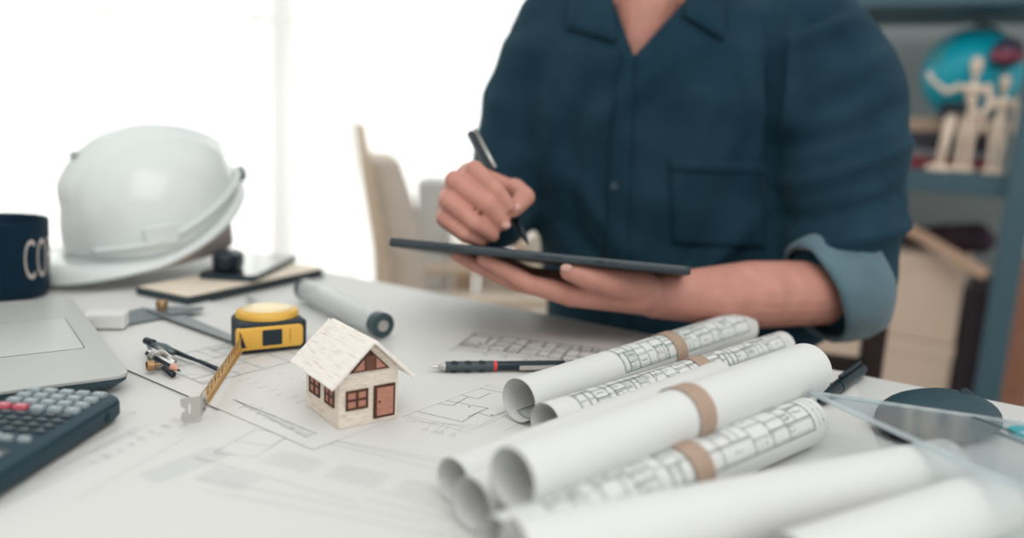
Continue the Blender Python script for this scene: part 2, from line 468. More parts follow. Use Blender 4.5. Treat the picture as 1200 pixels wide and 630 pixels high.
# large sheet in the foreground with pale elevation drawing
o3 = T(60, 700); o3.z = 0
x3 = (T(520, 625) - T(160, 560)); x3.z = 0
o3 = T(30, 640) ; o3.z = 0
xf = Vector((0.93, -0.36, 0)).normalized()
fgp = plan(21, 0.26, 0.085, 0.0005, 4, False, 0.0008)
rg = random.Random(5)
fx, fy = local_xy(o3, xf, T(160, 560)); lx0, ly0 = local_xy(o3, xf, T(255, 505))
elev = pxlines([(250, 531, 300, 503), (300, 503, 340, 510), (340, 510, 300, 535), (300, 535, 250, 531), (275, 517, 318, 523), (318, 523, 335, 513),
                (228, 536, 262, 545), (262, 545, 420, 590), (230, 560, 500, 612), (240, 575, 520, 628), (345, 507, 525, 545), (355, 512, 520, 552), (430, 585, 530, 610), (440, 575, 535, 600)], o3, xf, 0.0006)
grid = []
for (a, b) in ((345, 540), (420, 557), (500, 575), (270, 560)):
    p = local_xy(o3, xf, T(a, b))
    for i in range(7):
        grid.append((p[0] - 0.018, p[1] - 0.012 + i * 0.0035, p[0] + 0.018, p[1] - 0.012 + i * 0.0035, 0.00028))
        grid.append((p[0] - 0.018 + i * 0.006, p[1] - 0.012, p[0] - 0.018 + i * 0.006, p[1] + 0.009, 0.00028))
g0 = local_xy(o3, xf, T(172, 562)); g1 = local_xy(o3, xf, T(262, 527))
band = [(g0[0], g0[1], g1[0], g1[1], 0.022)]
lt = pxlines([(45, 560, 160, 500), (60, 540, 140, 500), (105, 530, 175, 497), (90, 585, 215, 515)], o3, xf, 0.0004)
for i in range(9):
    p = local_xy(o3, xf, T(105 + i * 14, 540 - i * 7)); words(lt, rg, p[0], p[1], 3, 0.0035)
for (a, b) in ((155, 484), (155, 508), (190, 508), (215, 500)):
    p = local_xy(o3, xf, T(a, b)); circle(lt, p[0], p[1], 0.0022, 0.0004)
os_ = o3 - xf * 0.05 + Vector((-xf.y, xf.x, 0)) * (-0.10)
sheet('drawing_sheet', 'large white sheet with a faint elevation drawing filling the near left of the table', os_, xf, 0.50, 0.42, 0.0001,
      [(sh(elev, 0.05, 0.10), 0, 0, INKL), (sh(grid, 0.05, 0.10), 0, 0, INKL), (sh(lt, 0.05, 0.10), 0, 0, INKF),
       (sh(band, 0.05, 0.10), 0, 0, mat('pale_wash', (0.63, 0.635, 0.625), 0.8))])

# ------------------------------------------------------------------ rolled drawings
def roll(label, p0, p1, r0, r1, seed, drawing='outer', bandt=None, group='rolled drawings', a0=4.3, ws=(0.0003, 0.0007), ink=INK, tail=0.0, t0=0.0, t1=1.0):
    """spiral-wound sheet from p0 to p1; drawn lines wrap its outside"""
    p0 = Vector(p0); p1 = Vector(p1); Lx = (p1 - p0).length
    o = thing('rolled_drawing', label, 'rolled drawing', p0, group=group)
    M = along((0, 0, 0), p1 - p0)
    turns = 2.2; n = 96
    def surf(u, a, rr=1.0):           # u along, a wound angle
        r = r0 + (r1 - r0) * u / Lx
        k = (a - 0) / (2 * PI)
        rad = r * (1 - 0.022 * k) * rr
        return Vector((rad * math.cos(a + a0), rad * math.sin(a + a0), u))
    mb = MB(); N = 12; rings = []
    for i in range(N + 1):
        u = Lx * i / N
        rings.append([M @ surf(u, a) for a in [2 * PI * turns * j / (n * 2) for j in range(n * 2 + 1)]])
    # outer surface as strip with thickness
    for i in range(N):
        for j in range(n * 2):
            pass
    nv = n * 2 + 1
    vs = [p for r_ in rings for p in r_]; fs = []
    for i in range(N):
        for j in range(nv - 1): fs.append((i * nv + j, i * nv + j + 1, (i + 1) * nv + j + 1, (i + 1) * nv + j))
    mb.add(vs, fs, 0)
    # inner skin for thickness at the very ends
    mats = [PAPER2]
    if drawing:
        mats += [ink, INKF]
        rm = (r0 + r1) / 2
        def f(u, v):
            a = (v / rm)
            p = surf(u, a % (2 * PI)); q = Vector((p.x, p.y, 0)).normalized()
            return M @ p, (M.to_3x3() @ q)
        Lp = plan(seed, Lx * (t1 - t0), 2 * PI * rm * 0.96, ws[0], 8, True, ws[1], 0.35)
        Lp = [(a + Lx * t0, b, c + Lx * t0, d, w) for a, b, c, d, w in Lp]
        put_lines(mb, Lp, f, 1, 0.00022, 0.002)
        # the same ink shows on the inner face at the open end
        def g(u, v):
            a = v / rm
            p = surf(u, 2 * PI * turns - (a % 4.0)); q = Vector((p.x, p.y, 0)).normalized()
            return M @ p, -(M.to_3x3() @ q)
        Li = plan(seed + 1, 0.05, 0.05, ws[0], 3, False, ws[1])
        put_lines(mb, sh(Li, 0.006, 0.0), g, 1, 0.00025, 0.002)
    mb.build('paper', mats, o, smooth=True, recalc=False)
    if bandt:
        mb = MB(); w = 0.019; tc = bandt; rr = r0 + (r1 - r0) * tc + 0.0006
        prof = []
        m2 = M @ Matrix.Translation((0, 0, Lx * tc - w / 2))
        mb.lathe([(rr, 0), (rr + 0.0005, 0), (rr + 0.0005, w), (rr, w), (rr, 0)], 64, 0, m2, False, False)
        mb.build('paper_band', KRAFT, o, auto=40)
    return o
def on_table(x, y, r, extra=0.0):      # centre of a roll of radius r whose upper outline passes pixel x,y
    v = (x - 600) * -0.051 + (y - 315)
    z = (0.24 - extra - r - 0.983 * r) / (math.sin(PITCH) + 0.983 * v / FPX)
    p = P(x, y, z); p.z = TT + r + extra + 0.0022; return p
A0 = on_table(609, 447, .0180); A1 = on_table(872, 366, .0195)
roll('rolled plan with brown band, farthest back, at the table edge under the forearm', A0, A1, .0180, .0195, 31, bandt=0.575, ink=INKG, t0=0.27)
B0 = on_table(640, 476, .0155); B1 = on_table(918, 391, .0155)
roll('thin rolled plan with brown band, second from the back', B0, B1, .0155, .0155, 45, bandt=0.545, t0=0.02)
E0 = on_table(532, 541, .0150); dirE = (A1 - A0).normalized(); dirE.z = 0
roll('unbanded rolled sheet whose open end is leftmost of all the rolls', E0, E0 + dirE * 0.33, .0150, .0150, 7, None, a0=1.9)
G0 = on_table(553, 563, .0165); G0 = G0
roll('unbanded rolled sheet under the big upper roll, its open end nearest below it', G0, G0 + dirE * 0.31, .0165, .0165, 9, None, a0=1.9)
D0 = on_table(585, 612, .0175); D1 = on_table(948, 470, .0185)
roll('rolled plan with brown band and dense drawing, below the big upper roll', D0, D1, .0175, .0185, 57, bandt=0.50, t0=0.03)
C0 = P(600, 561, .443); C1 = P(945, 433, .68)
roll('big white rolled drawing with brown band lying on top of the other rolls', C0, C1, .0178, .0225, 63, None, bandt=0.475, a0=-0.5)
F0 = on_table(606, 616, .020); F1 = on_table(1112, 520, .020)
roll('wide blank white roll in the near foreground, right of the banded rolls', F0, F1, .020, .020, 71, None, a0=1.2)
G0 = on_table(930, 630, .020); G1 = on_table(1168, 553, .020)
G0 += en * -0.004; G1 += en * -0.006
roll('blank white roll nearest the viewer at the bottom right', G0, G1, .020, .020, 73, None, a0=1.2)

# ------------------------------------------------------------------ wooden model house
hc = T(397, 505); hr = T(465, 491); hl = T(352, 477)
HW = (hr - hc).length; HD = (hl - hc).length
yawH = yaw_of(hc, hr)
hs = thing('model_house', 'small pale balsa wood model house with a gabled roof', 'model house', (hc.x, hc.y, TT + 0.0013), yawH)
BALSA = wood('balsa', (0.58, 0.47, 0.37), (0.84, 0.75, 0.66), (10, 10, 90), 0.7, 0.28, 0.55)
BALSAR = wood('balsa_roof', (0.62, 0.50, 0.40), (0.92, 0.87, 0.81), (130, 7, 60), 0.7, 0.30, 0.48)
DKW = wood('dark_brown_wood', (0.05, 0.018, 0.012), (0.11, 0.045, 0.03), (60, 60, 60), 0.5)
PINKW = wood('pink_brown_wood', (0.40, 0.17, 0.12), (0.55, 0.27, 0.20), (40, 40, 200), 0.6)
wh = 0.0425; ap = 0.066; th = 0.003
mb = MB()   # walls: pentagon prism shell
pent = [(0, 0), (HW, 0), (HW, wh), (HW / 2, ap), (0, wh)]
for y0 in (0, HD - th):
    mb.rings([[Vector((x, y0, z)) for x, z in pent], [Vector((x, y0 + th, z)) for x, z in pent]])
mb.box((th / 2, HD / 2, wh / 2), (th, HD - 2 * th, wh)); mb.box((HW - th / 2, HD / 2, wh / 2), (th, HD - 2 * th, wh))
mb.build('walls', BALSA, hs, bevel=0.0003)
sl = math.atan2(ap - wh, HW / 2); ov = 0.0125; oy = 0.0085; rt = 0.0026
for s in (-1, 1):
    mb = MB(); Lr = (HW / 2) / math.cos(sl) + ov
    mb.box((s * Lr / 2, 0, rt / 2), (Lr, HD + 2 * oy, rt))
    o = mb.build('roof_panel', BALSAR, hs, bevel=0.0003)
    o.location = (HW / 2, HD / 2, ap + 0.0004); o.rotation_euler = (0, s * sl, 0)
def win(name, M, w, h, parent, panes=True):
    fr = MB(); t = 0.0016; d = 0.0012
    fr.box((0, -d / 2, h / 2 - t / 2), (w, d, t)); fr.box((0, -d / 2, -h / 2 + t / 2), (w, d, t))
    fr.box((-w / 2 + t / 2, -d / 2, 0), (t, d, h - 2 * t)); fr.box((w / 2 - t / 2, -d / 2, 0), (t, d, h - 2 * t))
    if panes: fr.box((0, -d / 2, 0), (t * 1.2, d, h - 2 * t)); fr.box((0, -d / 2, 0), (w - 2 * t, d * 0.9, t))
    f2 = MB(); f2.v = [M @ v for v in fr.v]; f2.f = fr.f; f2.m = fr.m
    fo = f2.build(name, DKW, parent)
    pn = MB(); pn.box((0, -0.0003, 0), (w - 2 * t, 0.0006, h - 2 * t), M=M)
    pn.build('pane', PINKW, fo)
    return fo
win('window', Matrix.Translation((HW * 0.29, -0.0001, 0.0215)), 0.0185, 0.0155, hs)
sideM = Matrix.Rotation(-PI / 2, 4, 'Z')
for yy, w in ((0.26, 0.0165), (0.71, 0.0195)):
    win('window', Matrix.Translation((-0.0001, HD * yy, 0.0225)) @ sideM, w, 0.0160, hs)
# door
mb = MB(); dx = HW * 0.76; dw = 0.0185; dh = 0.0265; t = 0.0016; d0 = 0.0022
mb.box((dx, -0.0006, 0.0035 + dh / 2), (dw, 0.0012, dh)); df = mb.build('door', DKW, hs)
mb = MB(); mb.box((dx + 0.0004, -0.0008, 0.0035 + dh / 2), (dw - 0.0045, 0.0018, dh - 0.004)); mb.build('door_panel', PINKW, df)
mb = MB(); mb.tube([(dx - 0.0045, -0.0022, 0.0035 + dh / 2), (dx - 0.0045, -0.0014, 0.0035 + dh / 2)], 0.0009, 12); mb.build('door_knob', DKW, df)
# gable window
mb = MB(); tb0 = wh + 0.0005; tw2 = HW * 0.34; thh = 0.0165
def tri(s, y0, y1, sc=1.0, dz=0.0):
    P3 = [(-tw2 * sc, tb0 + dz), (tw2 * sc, tb0 + dz), (0, tb0 + dz + thh * sc)]
    s.rings([[Vector((HW / 2 + x, y0, z)) for x, z in P3], [Vector((HW / 2 + x, y1, z)) for x, z in P3]])
tri(mb, 0, -0.0012); gw = mb.build('gable_window', DKW, hs)
mb = MB()
for s in (-1, 1):
    P3 = [(s * tw2 * 0.80, tb0 + 0.0014), (s * tw2 * 0.30, tb0 + 0.0014), (s * tw2 * 0.30, tb0 + 0.0014 + thh * 0.52)]
    mb.rings([[Vector((HW / 2 + x, 0, z)) for x, z in P3], [Vector((HW / 2 + x, -0.0015, z)) for x, z in P3]])
mb.build('pane', PINKW, gw)
mb = MB(); mb.box((HW / 2, -0.0010, tb0 + thh * 0.38), (tw2 * 0.48, 0.0014, thh * 0.72))
mb.build('shutter', wood('mid_brown_wood', (0.10, 0.04, 0.028), (0.2, 0.09, 0.065), (60, 60, 200)), gw)

# ------------------------------------------------------------------ tape measure
ta = T(281, 418); tbb = T(347, 411)
yt = yaw_of(ta, tbb); TW = 0.066; TH = 0.036; TD = 0.060
tm = thing('tape_measure', 'yellow and black tape measure lying on its side with blade pulled out', 'tape measure', (ta.x, ta.y, TT + 0.0022), yt)
def dshape(w, d, inset=0.0, n=10):
    pts = [(-0.0 + inset, 0.0 + inset), (w - inset, 0.0 + inset)]
    rr = d * 0.45 - inset
    for i in range(n + 1):
        a = -0 + (PI / 2) * i / n
        pts.append((w - rr - inset + rr * math.cos(a), d - rr - inset + rr * math.sin(a)))
    for i in range(n + 1):
        a = PI / 2 + (PI / 2) * i / n
        pts.append((rr + inset + rr * math.cos(a) - 0, d - rr - inset + rr * math.sin(a)))
    return pts
mb = MB(); mb.prism(dshape(TW, TD), 0.0, TH * 0.82); mb.build('case', BLACKR, tm, bevel=0.003, seg=3)
# yellow side lid, domed
cx, cy = TW * 0.52, TD * 0.50
mb = MB()
def lidring(k, z): return [Vector((cx + (TW * 0.47) * k * math.cos(a), cy + (TD * 0.46) * k * math.sin(a), z)) for a in [2 * PI * i / 40 for i in range(40)]]
mb.rings([lidring(1.0, TH * 0.78), lidring(1.0, TH * 0.90), lidring(0.95, TH * 0.98), lidring(0.85, TH * 1.02), lidring(0.5, TH * 1.04), lidring(0.05, TH * 1.045)])
mb.build('lid', YELLOW, tm, auto=50)
mb = MB(); mb.rings([lidring(0.80, TH * 1.01), lidring(0.80, TH * 1.045), lidring(0.4, TH * 1.06), lidring(0.02, TH * 1.062)]); mb.build('label', YELLOWP, tm, smooth=True)
# front yellow panel with window
mb = MB(); fw = TW - 0.002; fz0, fz1 = 0.0040, TH * 0.72
def rrect(x0, z0, x1, z1, r, y, n=5):
    pts = []
    for (cx_, cz_, a0) in ((x1 - r, z0 + r, -PI / 2), (x1 - r, z1 - r, 0), (x0 + r, z1 - r, PI / 2), (x0 + r, z0 + r, PI)):
        for i in range(n + 1):
            a = a0 + PI / 2 * i / n; pts.append(Vector((cx_ + r * math.cos(a), y, cz_ + r * math.sin(a))))
    return pts
mb.rings([rrect(-0.003, fz0, fw - 0.003, fz1, 0.004, 0.004), rrect(-0.003, fz0, fw - 0.003, fz1, 0.004, -0.0022), rrect(-0.0015, fz0 + .001, fw - 0.0045, fz1 - .001, 0.004, -0.0030)])
fp = mb.build('front_panel', YELLOW, tm, auto=40)
mb = MB(); mb.rings([rrect(0.021, fz0 + 0.0035, 0.040, fz1 - 0.003, 0.001, -0.0025), rrect(0.021, fz0 + 0.0035, 0.040, fz1 - 0.003, 0.001, -0.0036)]); mb.build('belt_clip_window', BLACK, fp)
mb = MB(); mb.rings([rrect(0.0478, fz0 + 0.004, 0.0486, fz1 - 0.003, 0.0003, -0.0028), rrect(0.0478, fz0 + 0.004, 0.0486, fz1 - 0.003, 0.0003, -0.0033)]); mb.build('panel_groove', mat('orange_line', (0.55, 0.2, 0.05), 0.5), fp)
mb = MB(); mb.add([(-0.0005, -0.0034, fz1 - .002), (0.0055, -0.0034, fz0 + 0.003), (-0.0005, -0.0034, fz0 + 0.003), (-0.0005, -0.0024, fz1 - .002), (0.0055, -0.0024, fz0 + 0.003), (-0.0005, -0.0024, fz0 + 0.003)],
                  [(0, 1, 2), (3, 5, 4), (0, 3, 4, 1), (1, 4, 5, 2), (2, 5, 3, 0)])
mb.build('mouth', BLACK, fp)
# blade, standing on its edge
Mi = (Matrix.Translation(tm.location) @ Matrix.Rotation(yt, 4, 'Z')).inverted()
b0 = Mi @ T(281, 413); b1 = Mi @ T(236, 496)
b0 = Vector((0.0020, -0.0036, 0)); b1 = Vector((b1.x, b1.y, 0))
BH = 0.0165; bd = (b1 - b0); bl = bd.length; bd.normalize(); bnn = Vector((-bd.y, bd.x, 0))
if (bnn).y > 0: bnn = -bnn      # faces the viewer's side
mb = MB(); M = Matrix((bd, Vector((0, 0, 1)), bnn)).transposed().to_4x4(); M.translation = b0 + Vector((0, 0, 0.004))
N = 8
def bz(k): return 0.0016 * (1 - (2 * k / N - 1) ** 2)
for side, off in ((0, 0.0), (1, -0.00025)):
    vs = []; fs = []
    for i in (0, 1):
        for k in range(N + 1): vs.append(M @ Vector((bl * i, BH * k / N - 0.0012 * i * 0, off - bz(k))))
    for k in range(N): fs.append((k, k + 1, N + 2 + k, N + 1 + k))
    mb.add(vs, fs, 0)
def bladeline(x0, y0, x1, y1, w, mi):
    def f(u, v):
        k = v / BH * N; return M @ Vector((u, v, 0.0002 - bz(k))), bnn
    put_lines(mb, [(x0, y0, x1, y1, w)], f, mi, 0.0, 0.002)
i = 0; x = 0.004
while x < bl - 0.003:
    lon = 0.006 if i % 5 == 0 else 0.0035
    if i % 10 == 0: lon = 0.009
    bladeline(bl - x, 0.0005, bl - x, 0.0005 + lon, 0.00035, 1)
    if i % 10 != 0: bladeline(bl - x, BH - 0.0005, bl - x, BH - 0.003, 0.0003, 1)
    x += 0.0016; i += 1
num = 1; x = 0.016
while x < bl - 0.006:
    vs, fs = text_faces(str(num), 0.0095, 0.0002)
    red = (num == 10)
    for v_ in vs: pass
    pts = []
    for v_ in vs:
        u = bl - x + v_.x * 0.9; w = BH * 0.60 + v_.y
        k = w / BH * N; pts.append(M @ Vector((u, w, 0.00025 - bz(k))))
    mb.add(pts, fs, 2 if num % 10 == 0 else 1)
    num += 1; x += 0.0135
mb.build('blade', [mat('blade_amber', (0.78, 0.46, 0.16), 0.45, noise=0.05), mat('blade_ink', (0.06, 0.035, 0.015), 0.6), mat('blade_red', (0.6, 0.03, 0.02), 0.6)], tm, recalc=False)
# steel hook
he = b1
hk = MB(); a = -bnn if (-bnn).x < 0 else bnn
hx = Vector((-1, -0.08, 0)).normalized()
Mh = Matrix((hx, Vector((0, 0, 1)), hx.cross(Vector((0, 0, 1))))).transposed().to_4x4(); Mh.translation = he + Vector((0, 0, 0.0025))
outer = [(0, 0), (0.0125, -0.002), (0.0148, 0.001), (0.0138, 0.0065), (0.0115, 0.0075), (0.0115, 0.0095), (0.0140, 0.0105), (0.0150, 0.0165), (0.013, 0.0180), (0, 0.0175)]
hole = [(0.0075, 0.005), (0.0092, 0.005), (0.0092, 0.0125), (0.0075, 0.0125)]
hm = bpy.data.meshes.new('hook'); bm = bmesh.new()
def loop(pts):
    v = [bm.verts.new(Mh @ Vector((x, y, 0))) for x, y in pts]
    return [bm.edges.new((v[i], v[(i + 1) % len(v)])) for i in range(len(v))]
es = loop(outer) + loop(hole)
bmesh.ops.triangle_fill(bm, use_beauty=True, edges=es)
bm.to_mesh(hm); bm.free(); hm.materials.append(STEEL)
ho = bpy.data.objects.new('hook', hm); COL.objects.link(ho); ho.parent = tm
md = ho.modifiers.new('solid', 'SOLIDIFY'); md.thickness = 0.0009; md.offset = 0
mb = MB()
mb.box((bl - 0.006, BH * 0.5, 0.0006), (0.012, BH * 0.95, 0.0008), M=M); mb.build('hook_plate', STEEL, ho, bevel=0.0003)
for (u, v) in ((0.003, 0.30), (0.0065, 0.62), (0.010, 0.35)):
    mb = MB(); mb.sphere(M @ Vector((bl - u, BH * v, 0.0012)), 0.0015, 10); mb.build('rivet', DSTEEL, ho, smooth=True)

# ------------------------------------------------------------------ laptop corner
lc = T(153, 438, .016); lb = T(82, 345, .016)
yl = yaw_of(lc, lb)
lp = thing('laptop', 'silver grey laptop base with a touchpad, cut off by the left border', 'laptop', (lc.x, lc.y, TT), yl)
LL = 0.315; LW = 0.225
def rr2(x0, y0, x1, y1, r, n=6):
    pts = []
    for (cx_, cy_, a0) in ((x1 - r, y0 + r, -PI / 2), (x1 - r, y1 - r, 0), (x0 + r, y1 - r, PI / 2), (x0 + r, y0 + r, PI)):
        for i in range(n + 1):
            a = a0 + PI / 2 * i / n; pts.append((cx_ + r * math.cos(a), cy_ + r * math.sin(a)))
    return pts
LAPG = mat('laptop_silver', (0.48, 0.49, 0.475), 0.42, 0.15)
mb = MB(); mb.prism(rr2(0, 0, LL, LW, 0.012), 0.0130, 0.0158); deck = mb.build('deck', LAPG, lp, bevel=0.0006)
mb = MB(); z3 = lambda pts, z: [Vector((x, y, z)) for x, y in pts]
mb.rings([z3(rr2(0.008, 0.008, LL - .008, LW - .008, 0.012), 0.003), z3(rr2(0.001, 0.001, LL - .001, LW - .001, 0.012), 0.0095), z3(rr2(0.0006, 0.0006, LL - .0006, LW - .0006, 0.012), 0.0130)])
mb.build('bottom_case', mat('laptop_dark_edge', (0.02, 0.055, 0.07), 0.4), lp)
for x, y in ((0.03, 0.03), (LL - 0.03, 0.03), (0.03, LW - 0.03), (LL - 0.03, LW - 0.03)):
    mb = MB(); mb.lathe([(0.006, 0.0), (0.006, 0.0031)], 16, 0, Matrix.Translation((x, y, 0))); mb.build('rubber_foot', BLACKR, lp)
mb = MB(); mb.prism(rr2(0.095, 0.020, 0.215, 0.092, 0.003), 0.0157, 0.0160); tpd = mb.build('touchpad', mat('touchpad_silver', (0.53, 0.54, 0.52), 0.35, 0.15), lp)
mb = MB(); mb.prism(rr2(0.094, 0.019, 0.216, 0.093, 0.0035), 0.0155, 0.0159); mb.build('touchpad_gap', BLACK, tpd)
for j in range(5):
    for i in range(14):
        mb = MB(); mb.prism(rr2(0.018 + i * 0.02, 0.112 + j * 0.0195, 0.035 + i * 0.02, 0.1275 + j * 0.0195, 0.002, 2), 0.0157, 0.0168)
        mb.build('keyboard_key', BLACK, lp)
# open screen, beyond the left border
mb = MB(); mb.prism(rr2(0, 0, LL, 0.215, 0.010), 0, 0.006)
so_ = mb.build('screen', LAPG, lp); so_.location = (0, LW - 0.004, 0.0165); so_.rotation_euler = (R(70), 0, 0)
mb = MB(); mb.prism(rr2(0.008, 0.012, LL - 0.008, 0.207, 0.004), 0.006, 0.0064); mb.build('display', BLACK, so_)

# ------------------------------------------------------------------ calculator
k0 = T(122.6, 464, .02); k1 = T(47, 459, .02)
yc = yaw_of(k1, k0)
CW = 0.078; CLn = 0.165; CH = 0.018
cc = T(145, 462, .018)
cal = thing('calculator', 'dark scientific calculator with grey and red keys beside the laptop', 'calculator', (cc.x, cc.y, TT + 0.0008), yc - 0.02)
# origin = far right corner; x to the left is negative, y toward the viewer is negative
DKC = mat('calculator_body', (0.014, 0.045, 0.065), 0.5, spec=0.3)
mb = MB()
mb.rings([z3(rr2(-CW + 0.003, -CLn + 0.003, -0.003, -0.003, 0.007), 0.0), z3(rr2(-CW, -CLn, 0, 0, 0.008), 0.004), z3(rr2(-CW, -CLn, 0, 0, 0.008), CH * 0.72)])
mb.build('back_case', mat('calculator_side', (0.008, 0.040, 0.062), 0.45, spec=0.3), cal, auto=40)
mb = MB(); mb.rings([z3(rr2(-CW + .0006, -CLn, -0.0006, 0, 0.008), CH * 0.72), z3(rr2(-CW + 0.0006, -CLn + 0.0006, -0.0006, -0.0006, 0.008), CH * 0.86), z3(rr2(-CW + 0.004, -CLn + 0.003, -0.004, -0.003, 0.006), CH)])
mb.build('face', DKC, cal, auto=40)
for i in range(3):
    mb = MB(); mb.box((0.0, -0.020 - i * 0.0026, CH * 0.40), (0.0007, 0.0008, CH * 0.36)); mb.build('side_rib', MATS['calculator_side'], cal)
KG = mat('grey_key', (0.30, 0.36, 0.38), 0.4); KR = mat('red_key', (0.58, 0.10, 0.14), 0.4); KB = mat('black_key', (0.02, 0.035, 0.045), 0.35)
KT = mat('key_print', (0.75, 0.78, 0.78), 0.5)
glyph = [['=', 'Ans', 'EXP', '.', '0'], ['-', '+', '3', '2', '1'], ['÷', '×', '6', '5', '4'], ['AC', 'DEL', '9', '8', '7']]
def key(x, y, w, h, m, g=None, z0=CH - 0.0006, hh=0.0036):
    mb = MB()
    mb.rings([z3(rr2(x - w / 2, y - h / 2, x + w / 2, y + h / 2, 0.0014, 3), z0), z3(rr2(x - w / 2 + .0002, y - h / 2 + .0002, x + w / 2 - .0002, y + h / 2 - .0002, 0.0013, 3), z0 + hh * 0.75),
              z3(rr2(x - w / 2 + .0009, y - h / 2 + .0009, x + w / 2 - .0009, y + h / 2 - .0009, 0.001, 3), z0 + hh)])
    if g:
        vs, fs = text_faces(g, 0.0042 if len(g) < 2 else 0.003, 0.00005)
        mb.add([Vector((x - v.x, y - v.y, z0 + hh + 0.00006)) for v in vs], fs, 1)
    mb.build('key', [m, KT], cal, auto=35)
px_, py_ = 0.0127, 0.0112
for r_ in range(4):
    for c in range(5):
        x = -0.0125 - (4 - c) * px_ - 0.0; y = -0.0095 - r_ * py_
        m = KR if (r_ == 3 and c < 2) else KG
        key(x - 0.001, y, 0.0102, 0.0068, m, glyph[r_][c])
for r_ in range(4):
    for c in range(6):
        x = -0.0110 - (5 - c) * 0.0108; y = -0.0095 - 4 * py_ + 0.0008 - r_ * 0.0092
        if r_ == 3 and c in (0, 1, 2, 3) and False: continue
        key(x - 0.001, y, 0.0082, 0.0048, KB, None, hh=0.0024)
for c in range(2): key(-0.013 - c * 0.012, -0.0955, 0.0085, 0.0048, KG, None)
for c in range(2): key(-0.053 - c * 0.012, -0.0955, 0.0085, 0.0048, KG, None)
mb = MB(); mb.lathe([(0.0095, CH - .0006), (0.009, CH + 0.002), (0.006, CH + 0.0026), (0.001, CH + 0.0026)], 28, 0, Matrix.Translation((-CW / 2, -0.0965, 0))); mb.build('round_key', KG, cal, auto=40)
mb = MB(); mb.prism(rr2(-CW + 0.010, -0.155, -0.010, -0.112, 0.002), CH - 0.0005, CH + 0.0006); sg = mb.build('display', BLACK, cal)
mb = MB(); mb.prism(rr2(-CW + 0.013, -0.150, -0.013, -0.117, 0.001), CH + 0.0005, CH + 0.0010); mb.build('display_screen', mat('lcd', (0.55, 0.58, 0.52), 0.25), sg)

# ------------------------------------------------------------------ coffee mug
mc = T(0, 346); mr = 0.0535; mh = 0.092
mug = thing('mug', 'dark navy coffee mug with pale lettering at the left border', 'mug', (mc.x - 0.0, mc.y + 0.004, TT + 0.0008))
NAVY = mat('navy_ceramic', (0.001, 0.020, 0.042), 0.5, spec=0.2)
mb = MB(); mb.lathe([(mr * 0.86, 0), (mr * 0.93, 0.003), (mr * 0.955, 0.012), (mr, mh * 0.97), (mr + 0.0003, mh - 0.0015), (mr - 0.0012, mh), (mr - 0.0035, mh - 0.0012), (mr - 0.0042, mh - 0.004), (mr * 0.86, 0.008), (0.001, 0.007)], 72)
mb.build('mug_body', NAVY, mug, auto=60)
hd = MB(); hp = []
for i in range(15):
    a = -PI / 2 + PI * i / 14; hp.append(Vector((-mr + 0.003 - 0.030 * math.cos(a), 0.012 * 0, mh * 0.5 + 0.028 * math.sin(a))))
hd.tube(hp, 0.0052, 12, flat=1.5); hd.build('handle', NAVY, mug, smooth=True)
mb = MB()
vs, fs = text_faces('COFFEE', 0.060, -0.0004, 0.40)
lw = max(v.x for v in vs) - min(v.x for v in vs); x0 = min(v.x for v in vs)
th_start = R(-30)                         # angle of the first letter, measured from +x
out = []
for v in vs:
    zz = mh * 0.49 + v.y * 1.15
    rr_ = mr * (0.955 + 0.045 * (zz - 0.012) / (mh * 0.97 - 0.012)) + 0.0002
    a = th_start + (v.x - x0) / mr
    out.append(Vector((rr_ * math.cos(a), rr_ * math.sin(a), zz)))
mb.add(out, fs)
lt_ = mb.build('lettering', mat('mug_print', (0.62, 0.55, 0.50), 0.5), mug, recalc=False)

# ------------------------------------------------------------------ hard hat
hp_ = T(184, 318)
hh_ = thing('hard_hat', 'white safety hard hat resting tilted forward behind the laptop', 'hard hat', (hp_.x, hp_.y, TT))
hh_.rotation_euler = (0, 0, R(222))
HWH = mat('white_helmet', (0.78, 0.82, 0.81), 0.25, coat=0.4)
HS = Matrix.Translation((0, 0, 0.0595)) @ Matrix.Rotation(R(9), 4, 'Y')
A_, B_, C_ = 0.118, 0.104, 0.138
def ez_(phi):
    t = max(0.0, -math.cos(phi) * 0.75 + 0.25); return 0.062 * t ** 1.5
def dome(phi, el, k=1.0):
    # phi around (0 = front), el 0..90 up
    ce, se = math.cos(el), math.sin(el)
    x = A_ * math.copysign(abs(ce) ** 0.96, ce) * math.cos(phi); y = B_ * abs(ce) ** 0.96 * math.sin(phi); z = ez_(phi) + (C_ - ez_(phi)) * (se ** 0.95 if se > 0 else 0)
    p = Vector((x, y, z))
    ridge = 0.0
    w = abs(y)
    if el > R(20) and x < A_ * 0.92:
        g = min(1, (el - R(20)) / R(12))
        ridge = 0.0060 * g * (1 / (1 + math.exp((w - 0.026) / 0.0016)))
        ridge += 0.0045 * g * (1 / (1 + math.exp((w - 0.050) / 0.0018)))
    n = Vector((x / A_ ** 2, y / B_ ** 2, z / C_ ** 2 + 1e-6)).normalized()
    return (p + n * ridge) * 1.0
def edge_drop(phi):                      # lower edge of the shell
    return -0.014 - 0.012 * math.cos(phi) * 0 + 0.004 * math.cos(2 * phi)
mb = MB(); NP = 96; rings = []
for e in [0, 2, 5, 9, 14, 20, 24, 28, 33, 38, 44, 50, 56, 62, 68, 73, 78, 82, 86, 89]:
    rings.append([HS @ dome(2 * PI * j / NP, R(e)) for j in range(NP)])
low = [HS @ (dome(2 * PI * j / NP, 0) + Vector((0, 0, edge_drop(2 * PI * j / NP)))) for j in range(NP)]
mb.rings([low] + rings, 0, False, True)
shell = mb.build('shell', HWH, hh_, smooth=True, solid=0.0025)
